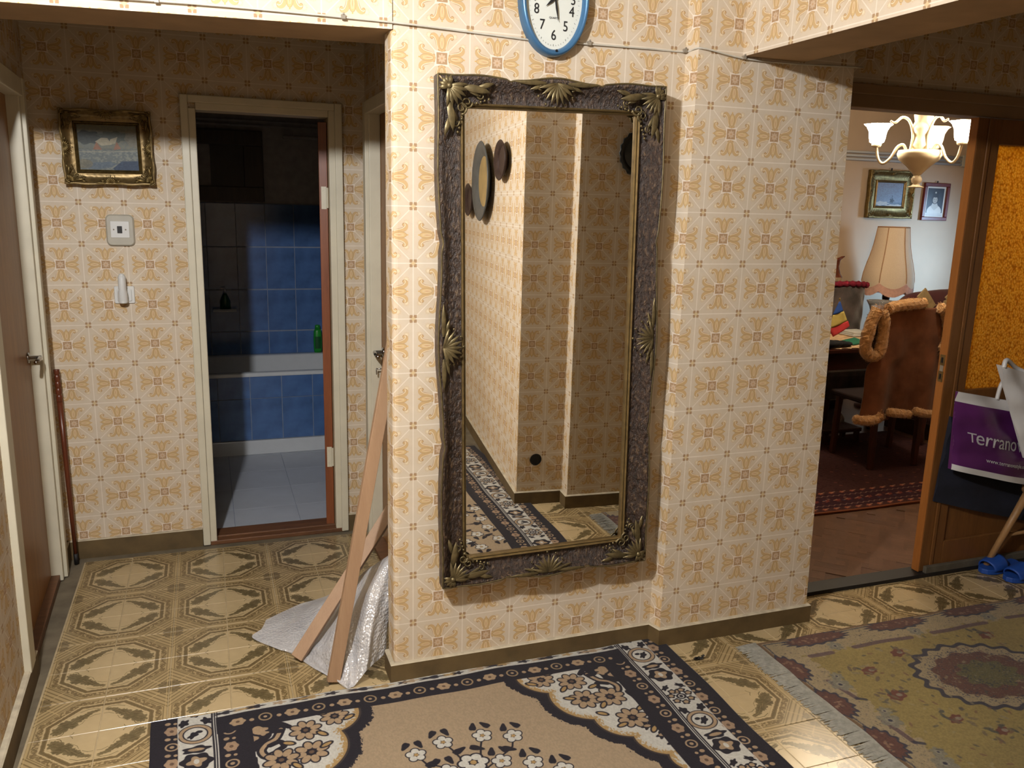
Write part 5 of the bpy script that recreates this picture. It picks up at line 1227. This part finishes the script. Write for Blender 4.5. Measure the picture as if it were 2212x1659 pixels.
# sofa back with a woven throw pattern
sc_ = [P(1948, 668, y=5.02), P(1958, 650, y=5.02), P(1976, 636, y=5.02), P(2010, 630, y=5.02), P(2075, 626, y=5.02)]
root = thing('sofa', 'maroon sofa with cream patterned cover behind the coat-hung chair', 'sofa', (5.5, 5.05, 0))
top = [(p.x, p.z) for p in sc_]+[(6.1, 1.05), (6.22, 1.0)]
mb = MB()
prof_ = bez([(x, 0, z) for x, z in top], 5); n = len(prof_)
def sofaf(u, v):
    i = min(int(u*(n-1)), n-1); q = prof_[i]
    dv = v*2-1; return Vector((q.x, 5.07+.10*math.sin(dv*PI/2), .42+(q.z-.42)*math.cos(dv*PI/2*.98)**.35))
mb.grid(sofaf, n-1, 16)
M['maroon'] = plain('maroon_velour', (78, 22, 34), .9, var=.2, scale=12, sheen=.3); M['creamcloth'] = plain('cream_weave', (188, 166, 124), .9, var=.15, scale=30, bump=.4)
obj('backrest', mb, M['maroon'], root, smooth=True)
obj('seat', MB().box(5.02, 6.2, 4.55, 5.0, .12, .46), M['maroon'], root, .04); obj('base', MB().box(5.06, 6.18, 4.6, 5.12, .0, .14), M['table'], root)
mb = MB()
for (a, b, w_) in (((1990,631),(2012,668),.10),((2064,628),(2044,648),.05),((2044,648),(2046,666),.05)):
    p, q = P(*a, y=4.965), P(*b, y=4.96); mb.beam(p, q, w_, .012, (1,0,.1))
obj('cover_pattern', mb, M['creamcloth'], root, .004)

# armchair covered in grey fur with a red edge
root = thing('armchair', 'high-backed armchair draped in grey fur with a red top edge', 'armchair', (4.8, 5.55, 0))
def furf(u, v):
    a = u*2*PI; x = 4.80+.27*math.copysign(abs(math.cos(a))**.6, math.cos(a)); y = 5.55+.11*math.copysign(abs(math.sin(a))**.7, math.sin(a)); z = .35+.735*v
    k = .012*math.sin(v*26+u*40)+.010*math.sin(u*57-v*13); wv = 1-.10*max(0, .5-v); return Vector((4.80+(x-4.80)*(wv+k), y+k*.5, z+.012*math.sin(u*25)))
mb = MB().grid(furf, 60, 30); mb.add([furf(k/60, 1) for k in range(60)], [tuple(range(60))]); obj('back', mb, M['greyfur'], root, smooth=True)
mb = MB().tube(bez([(4.56,5.45,1.098),(4.68,5.44,1.108),(4.82,5.44,1.110),(4.96,5.45,1.106),(5.06,5.47,1.095)], 8), [.022+.006*math.sin(k*1.7) for k in range(33)], 8); mb.box(4.56, 5.05, 5.47, 5.61, 1.08, 1.115); obj('top_edge', mb, M['redcloth'], root, smooth=True)
obj('seat', MB().box(4.52, 5.08, 5.22, 5.50, .2, .45), M['greyfur'], root, .05)
for sx in (4.58, 5.02):
    for sy in (5.26, 5.60): obj('leg', MB().lathe([(.02,0),(.028,.1),(.03,.36)], (sx, sy, 0), 10), M['chairwood'], root, smooth=True)

# table with lace cloth and what lies on it
root = thing('dining_table', 'dark wooden table in the living room under a beige lace runner', 'table', (3.7, 4.95, 0))
TZ = .762; obj('tabletop', MB().box(2.5, 4.98, 4.50, 5.15, TZ-.03, TZ), M['table'], root, .006)
obj('apron', MB().box(2.58, 4.90, 4.54, 4.565, TZ-.15, TZ-.03).box(2.58, 4.90, 5.08, 5.105, TZ-.15, TZ-.03).box(2.58, 2.605, 4.565, 5.08, TZ-.15, TZ-.03).box(4.875, 4.90, 4.565, 5.08, TZ-.15, TZ-.03), M['table'], root)
for x in (2.6, 4.87):
    for y in (4.57, 5.08): obj('leg', MB().lathe([(.02,.0125 if y < 5 else 0),(.03,.05),(.024,.1),(.034,.35),(.028,.5),(.04,.58),(.04,TZ-.03)], (x, y, 0), 14), M['table'], root, smooth=True)
def clothf(u, v):
    x = 3.94+.92*u; y = 4.515+.60*v; e = .012*math.sin(u*70)+.006*math.sin(u*151); return Vector((x, y+(e if v < .02 else 0), TZ+.004+.002*math.sin(u*31+v*9)*math.sin(v*17)))
o = obj('lace_runner', MB().grid(clothf, 90, 16), plain('lace_cloth', (206, 172, 134), .95, var=.28, scale=24, bump=.6, bscale=70), smooth=True); tag(o, 'beige lace runner with frilled edge on the dark living-room table', 'tablecloth')
M['fblue'] = plain('flag_blue', (30, 72, 150), .8); M['fyel'] = plain('flag_yellow', (196, 176, 96), .8); M['fred'] = plain('flag_red', (196, 52, 56), .8)
fp = [P(1813.6,651.5,y=4.72), P(1799,681,y=4.72), P(1822,672,y=4.70), P(1791,711,y=4.72), P(1831,693,y=4.70), P(1800,728,y=4.71), P(1836,704.5,y=4.69)]
base = Vector((fp[3].x-.03, 4.735, TZ+.004)); root = thing('table_flag', 'little blue, yellow and red flag on a stand beside the wall edge', 'flag', base)
obj('stand', MB().lathe([(.035,0),(.035,.008),(.012,.014),(.006,.03),(0,.031)], base, 18), M['whiteplastic'], root, smooth=True)
obj('pole', MB().tube([base+Vector((0,0,.02)), fp[0]+Vector((.004,.006,.015))], .003, 8), M['goldflat'], root); obj('pole_tip', MB().ell(fp[0]+Vector((.004,.006,.018)), (.007,.007,.009), 8, 6), M['goldflat'], root, smooth=True)
def stripe(name, a, b, c, d_, mt):
    mb = MB().grid(lambda u, v: (a*(1-u)+b*u)*(1-v)+(d_*(1-u)+c*u)*v+Vector((0, .004*math.sin(u*5+v*2), 0)), 6, 6); o = obj(name, mb, mt, root, smooth=True); sm = o.modifiers.new('thick', 'SOLIDIFY'); sm.thickness = .0012
stripe('blue_stripe', fp[0]+Vector((-.004,0,0)), fp[0]+Vector((.004,0,0)), fp[2], fp[1], M['fblue']); stripe('yellow_stripe', fp[1], fp[2], fp[4], fp[3], M['fyel']); stripe('red_stripe', fp[3], fp[4], fp[6], fp[5], M['fred'])
vc = P(1893, 706, y=4.86); vc = Vector((vc.x+.02, 4.86, TZ+.006))
o = obj('crystal_vase', MB().lathe([(0,.0),(.06,.0),(.065,.02),(.050,.07),(.056,.16),(.078,.235),(.10,.275),(.094,.276),(.072,.235),(.05,.16),(.044,.07),(.05,.03),(0,.025)], vc, 28, ruffle=lambda i, t: .03*math.cos(14*t) if 1 < i < 7 else 0), M['crystal'], smooth=True); tag(o, 'flared cut-crystal vase on the table behind the coat', 'vase')
a = P(1836, 712, y=4.98); root = thing('paper_stack', 'white open notebook lying on the lace runner by the vase', 'notebook', (a.x, 4.98, TZ+.008))
for k in range(3): obj('page', MB().box(a.x-.01+.006*k, a.x+.17-.004*k, 4.93+.004*k, 5.09, TZ+.008+.011*k, TZ+.017+.011*k), M['whiteplastic'], root, .002)
a, b = P(1823, 737, z=TZ+.01), P(1860, 745, z=TZ+.01)
o = obj('green_folder', MB().hexa([(a.x,a.y+.02,TZ+.009),(b.x-.06,4.60,TZ+.009),(b.x+.12,4.66,TZ+.009),(a.x+.20,a.y+.12,TZ+.009)], [(a.x,a.y+.02,TZ+.014),(b.x-.06,4.60,TZ+.014),(b.x+.12,4.66,TZ+.014),(a.x+.20,a.y+.12,TZ+.014)]), plain('green_card', (10, 112, 84), .6)); tag(o, 'flat green folder on the lace runner before the notebook', 'folder')
mb = MB()
for k, (x, y, r_) in enumerate(((3.88,4.56,.045),(3.94,4.55,.05),(4.00,4.56,.045),(4.06,4.565,.040),(4.11,4.57,.032))): mb.ell((x, y, TZ+.006+r_*.55), (r_*1.25, r_*.9, r_*.55), 12, 8)
tag(obj('black_pouch', mb, plain('black_cloth', (14,14,18), .9), smooth=True), 'lumpy black cloth pouch on the table edge beside the wall', 'pouch')
pv = Vector((5.03, 5.84, 1.02)); root = thing('cabinet', 'dark low cabinet behind the fur-draped armchair', 'cabinet', (4.9, 5.8, 0))
obj('carcass', MB().box(4.55, 5.12, 5.72, 5.98, 0, 1.02), M['table'], root, .006); obj('door', MB().box(4.57, 4.83, 5.705, 5.72, .06, .98), M['table'], root, .004); obj('door', MB().box(4.84, 5.10, 5.705, 5.72, .06, .98), M['table'], root, .004)
root = thing('pitcher', 'brown and cream glazed pitcher half hidden by the wall edge', 'pitcher', pv)
obj('pitcher_body', MB().lathe([(0,0),(.045,0),(.05,.02),(.072,.08),(.07,.11)], pv, 22), plain('pitcher_cream', (186,162,132), .3, var=.35, scale=26), root, smooth=True)
obj('pitcher_neck', MB().lathe([(.07,.11),(.05,.14),(.034,.20),(.04,.25),(.05,.272),(.044,.27),(.03,.2)], pv, 22), plain('pitcher_brown', (112,58,40), .25, var=.4, scale=22), root, smooth=True)
obj('spout', MB().tube([pv+Vector((.03,0,.255)), pv+Vector((.06,-.005,.275)), pv+Vector((.085,-.008,.285))], [.016,.011,.004], 8), plain('pitcher_spout', (112,58,40), .25), root, smooth=True)
jc = Vector((4.09, 4.66, .02)); root = thing('plastic_bottle', 'clear plastic bottle on a dark stool under the table', 'bottle', (4.10, 4.62, .205))
jz = P(1804, 920, y=4.84); b0 = Vector((jz.x, 4.84, jz.z))
mb = MB(); ovloft(mb, b0, [(0,.040,.035),(.01,.045,.04),(.075,.045,.04),(.10,.030,.028),(.118,.014,.014)], 18); obj('bottle_body', mb, M['clear'], root, smooth=True); mb = MB(); ovloft(mb, b0+Vector((0,0,.116)), [(0,.015,.015),(.016,.014,.014)]); obj('cap', mb, M['whiteplastic'], root)
root.location = b0
root = thing('footstool', 'dark low footstool under the table carrying a plastic bottle', 'stool', (b0.x, 4.84, 0))
obj('seat', MB().box(b0.x-.17, b0.x+.17, 4.75, 4.93, b0.z-.03, b0.z-.0008), M['table'], root, .005)
for sx in (-.14, .14):
    for sy in (4.77, 4.91): obj('leg', MB().box(b0.x+sx-.015, b0.x+sx+.015, sy-.015, sy+.015, .0125, b0.z-.03), M['table'], root)

# chair with the fleece-trimmed suede vest hung over its back
root = thing('dining_chair', 'dark dining chair with a suede vest hung over its back', 'chair', (4.23, 4.35, 0))
cl, cr_ = 4.055, 4.425
for x, y in ((cl, 4.16), (cr_, 4.16)): obj('leg', MB().beam((x, y+.02, .0128), (x+.005, y+.03, .45), .034, .034), M['chairwood'], root, .003); obj('back_post', MB().beam((x+.005, y+.03, .45), (x+.01, y-.005, 1.04), .030, .028), M['chairwood'], root, .003)
for x in (cl+.03, cr_+.16): obj('leg', MB().beam((x, 4.575, .0128), (x, 4.56, .43), .034, .034), M['chairwood'], root, .003)
obj('seat', MB().hexa([(cl-.03,4.15,.43),(cr_+.04,4.15,.43),(cr_+.19,4.60,.43),(cl-.02,4.60,.43)], [(cl-.03,4.15,.47),(cr_+.04,4.15,.47),(cr_+.19,4.60,.47),(cl-.02,4.60,.47)]), plain('dark_seat_cloth', (40, 24, 24), .9), root, .012)
obj('back_rail', MB().box(cl, cr_+.03, 4.155, 4.18, .95, 1.04).box(cl, cr_+.03, 4.165, 4.19, .62, .68), M['chairwood'], root, .004)
root = thing('suede_vest', 'brown suede vest with tan fleece trim hanging on the chair back', 'vest', (4.2, 4.12, .36))
YV = 4.10
edgeL = [P(x, y, y=YV) for x, y in ((1900,672),(1898,720),(1893,766),(1866,790),(1858,850),(1848,905))]; edgeR = [P(x, y, y=YV) for x, y in ((2038,664),(2042,720),(2036,766),(2034,800),(2030,850),(2026,890))]
def vest(u, v):
    L_ = cr(edgeL, v); R_ = cr(edgeR, v); p = L_*(1-u)+R_*u; f = .022*math.sin(u*9.5+.6)*(.25+.9*v)+.008*math.sin(u*23+v*4)*v
    p.y = YV-.02-f-.03*math.sin(u*PI)*(.4+.6*v); p.z += -.018*(u < .36)*v**6+.008*math.sin(u*3.1)*(1-v); return p
o = obj('back_panel', MB().grid(vest, 60, 40), M['suede'], root, smooth=True); sm = o.modifiers.new('thick', 'SOLIDIFY'); sm.thickness = .008; sm.offset = 1
def furtube(name, pts, r_, seed=0):
    c = bez(pts, 7); n = len(c); r0 = np.random.default_rng(seed); rr = [r_*(1+.05*math.sin(k*.5+seed)+.05*r0.random()) for k in range(n)]; rr[0] *= .6; rr[-1] *= .6
    mb = MB().tube(c, rr, 12); a = np.array(mb.v); a += r0.normal(0, r_*.05, a.shape); mb.v = [tuple(p) for p in a]
    for i in range(n-1):                       # wool tufts
        for k in range(60):
            t = r0.random(); p = c[i]*(1-t)+c[i+1]*t; d = Vector(r0.normal(0, 1, 3)).normalized(); q = p+d*rr[i]*.92; e = p+(d+Vector(r0.normal(0, .35, 3))).normalized()*rr[i]*1.30; w_ = d.cross(Vector((.3,.5,.8))).normalized()*.0018
            mb.add([q-w_, q+w_, e], [(0,1,2)])
    obj(name, mb, M['fur'], root, smooth=False)
Pv = lambda x, y, dy=-.05: P(x, y, y=YV+dy)
furtube('armhole_trim', [Pv(1898,668), Pv(1885,690), Pv(1876,720), Pv(1869,752), Pv(1880,768), Pv(1897,764), Pv(1905,735), Pv(1909,700), Pv(1905,672)], .036, 1)
obj('armhole_lining', MB().add([Pv(x, y, -.035) for x, y in ((1893,682),(1900,690),(1899,740),(1890,756),(1882,750),(1887,715))], [(0,1,2,3,4,5)]), plain('vest_lining', (44,30,24), .95), root, recalc=False)
furtube('collar_trim', [Pv(1916,668,-.03), Pv(1940,661,-.03), Pv(1970,657,-.03), Pv(1998,655,-.03)], .034, 2)
furtube('armhole_trim', [Pv(2030,664), Pv(2044,676), Pv(2048,700), Pv(2046,735), Pv(2034,758)], .036, 3)
furtube('hem_trim', [Pv(1846,906,-.06), Pv(1868,909,-.06), Pv(1892,906,-.06), Pv(1903,896,-.06)], .030, 4)
furtube('hem_trim', [Pv(1918,890,-.06), Pv(1940,893,-.06), Pv(1966,895,-.06)], .027, 5); furtube('hem_trim', [Pv(1974,888,-.06), Pv(2000,893,-.06), Pv(2030,897,-.06)], .027, 6)

# ------------------------------------------------------------------ bags on the door, stool, slippers
def bagf(corners, y0, bulge, seed):
    tl, tr, br, bl = corners
    def f(u, v):     # v from bottom 0 to top 1
        p = (bl*(1-u)+br*u)*(1-v)+(tl*(1-u)+tr*u)*v; k = .009*math.sin(u*13+v*5+seed)+.006*math.sin(v*19-u*7+seed)
        p.y = y0-bulge*math.sin(PI*min(1, u*1.02))**.6*(1-.75*v**2)-k*(.5+.5*v); return p
    return f
def bag(name, label, corners, y0, bulge, mat, seed, bands=None, extra=None):
    f = bagf(corners, y0, bulge, seed); root = thing(name, label, 'bag', sum(corners, Vector())/4)
    def fb_(u, v): p = f(u, v); p.y = y0+.012; return p
    mb = MB().grid(f, 40, 40, 0); 
    if bands:
        for k in range(len(mb.f)):
            j = k//40; v = (j+.5)/40
            for a, b, mi in bands:
                if a <= v <= b: mb.mi[k] = mi
    mb.grid(fb_, 12, 12, 1 if bands else 0)
    rim = [(lambda t: (t, 0)), (lambda t: (1, t)), (lambda t: (t, 1)), (lambda t: (0, t))]
    for ki, g in enumerate(rim):
        for i in range(20):
            a, b = g(i/20), g((i+1)/20); 
            if ki != 2: mb.quad(f(*a), f(*b), fb_(*b), fb_(*a), None, 1 if (bands and ki == 0) else 0)
    obj('bag_body', mb, mat, root, smooth=True); return root, f
Pb = lambda x, y, yy: P(x, y, y=yy)
YB2 = 2.730
cn = [Pb(2069,846,YB2), Pb(2262,880,YB2), Pb(2250,1050,YB2), Pb(2052,1013,YB2)]
root, bf = bag('carrier_bag', 'purple carrier bag with white edges and lettering hanging before the amber door', cn, YB2, .06, [M['purple'], M['whitebag']], 1.0, [(0, .075, 1), (.875, 1, 1)])
mb = MB().tube(bez([bf(.42,.99), bf(.44,.99)+Vector((.0,0,.07)), bf(.50,.99)+Vector((0,.01,.10)), bf(.57,.99)+Vector((0,0,.07)), bf(.60,.99)], 6), .009, 8); obj('handle', mb, M['whitebag'], root, smooth=True)
def bagtext(body, u0, v0, size, mat, squeeze=1):
    me = text_mesh(body, size, 'LEFT', .0003); ue = (cn[1]-cn[0]).length; ve = (cn[0]-cn[3]).length
    for v in me.vertices:
        u = u0+v.co.x*squeeze/ue; w_ = v0+v.co.y/ve; p = bf(min(1, u), w_); p.y -= .0025+v.co.z; v.co = p
    link('bag_print', me, mat, root, recalc=False)
M['silver'] = plain('silver_print', (206, 206, 210), .35, .2, var=.03)
bagtext('T', .105, .455, .060, M['silver'], 1.15); bagtext('erranova', .165, .47, .092, M['silver'], .98); bagtext('www.terranovastyle.com', .27, .215, .026, M['silver'])
yw_ = 2.66; cn2 = [Pb(2157,788,yw_), Pb(2300,830,yw_), Pb(2330,1010,yw_), Pb(2214,990,yw_)]
root, wf = bag('carrier_bag', 'plain white carrier bag overlapping the purple lettered bag', cn2, yw_, .05, M['whitebag'], 2.4)
obj('handle', MB().tube(bez([wf(.02,.98), wf(.08,1)+Vector((.0,.01,.03)), wf(.30,1)+Vector((0,.02,.01)), wf(.45,.99)], 6), .010, 8), M['whitebag'], root, smooth=True)
yn = 2.786; cn3 = [Pb(2055,900,yn), Pb(2290,960,yn), Pb(2290,1140,yn), Pb(2019,1084,yn)]
root, nf = bag('cloth_bag', 'navy cloth bag hanging behind and below the purple bag', cn3, yn, .010, M['navy'], 4.0)
SX, SY = 3.655, 2.585
root = thing('wooden_stool', 'beech stool with splayed legs standing by the blue slippers', 'stool', (SX, SY, 0))
obj('seat', MB().lathe([(0,.40),(.155,.40),(.165,.415),(.165,.43),(.155,.44),(0,.44)], (SX, SY, 0), 32), M['stoolwood'], root, smooth=True)
for ax_, ay_ in ((-1,.95),(1,.95),(1,-1),(-1,-1)): obj('leg', MB().tube([(SX+.20*ax_, SY+.19*ay_, 0), (SX+.10*ax_, SY+.10*ay_, .41)], [.014,.018], 10), M['stoolwood'], root, smooth=True)
obj('stretcher', MB().tube([(SX-.16, SY+.15, .18), (SX+.16, SY+.15, .18)], .009, 8).tube([(SX-.16, SY-.155, .18), (SX+.16, SY-.155, .18)], .009, 8), M['stoolwood'], root, smooth=True)
def slipper(label, c, ang):
    c = Vector(c); root = thing('slipper', label, 'slipper', c, 'blue foam slippers'); R = Matrix.Rotation(ang, 3, 'Z'); L = .26
    def hw(t): return .040+.010*math.sin(PI*(t*.9+.35))+.006*(t > .5)*math.sin(PI*(t-.5)*2)
    def out(t, s_):
        w_ = hw(t)*min(1, math.sqrt(max(0, 1-(abs(2*t-1))**6))+.02); return (L*(t-.5), s_*w_)
    n = 24; lp = [out(k/n, 1) for k in range(n+1)]+[out(1-k/n, -1) for k in range(n+1)]
    vt = [c+R@Vector((x, y, z)) for z in (.002, .026) for x, y in lp]; m_ = len(lp)
    mb = MB().add(vt, [tuple(range(m_))[::-1], tuple(range(m_, 2*m_))]+[(k, (k+1)%m_, m_+(k+1)%m_, m_+k) for k in range(m_)]); obj('sole', mb, M['slipper'], root, .004)
    def st(u, v):
        t = .50+.36*v; x, y = out(t, 1); a = PI*u; h = .062-.020*v; return c+R@Vector((L*(t-.5)+.01*math.sin(a), math.cos(a)*(y+.004), .018+h*math.sin(a)**.75))
    o = obj('strap', MB().grid(st, 20, 8), M['slipper'], root, smooth=True); sm = o.modifiers.new('t', 'SOLIDIFY'); sm.thickness = .006
slipper('blue slipper under the stool leg, nearer the wood-panelled door', (3.525, 2.745, 0), math.radians(187)); slipper('nearer blue slipper, lying in front of its pair', (3.56, 2.635, 0), math.radians(184))
def shoe(label, c, ang):
    c = Vector(c); root = thing('shoe', label, 'shoe', c, 'dark shoes under the stool'); R = Matrix.Rotation(ang, 3, 'Z')
    def f(u, v):
        a = u*PI; t = v; x = .28*(t-.5); w_ = .045*(math.sin(PI*(.12+.80*t))**.5); h = .055+.05*(1-t)**1.5; return c+R@Vector((x, w_*math.cos(a), .018+h*math.sin(a)**.8))
    obj('upper', MB().grid(f, 16, 20), plain('black_leather', (22,22,24), .4), root, smooth=True); lp = [(.28*(k/16-.5), .047*(math.sin(PI*(.12+.80*k/16))**.5)) for k in range(17)]; lp += [(x, -y) for x, y in lp[::-1]]; m_ = len(lp)
    obj('sole', MB().add([c+R@Vector((x,y,z)) for z in (.001,.02) for x, y in lp], [tuple(range(m_))[::-1], tuple(range(m_,2*m_))]+[(k,(k+1)%m_,m_+(k+1)%m_,m_+k) for k in range(m_)]), M['dark'], root)
shoe('black shoe in the dark under the stool', (3.72, 2.59, 0), 2.9)
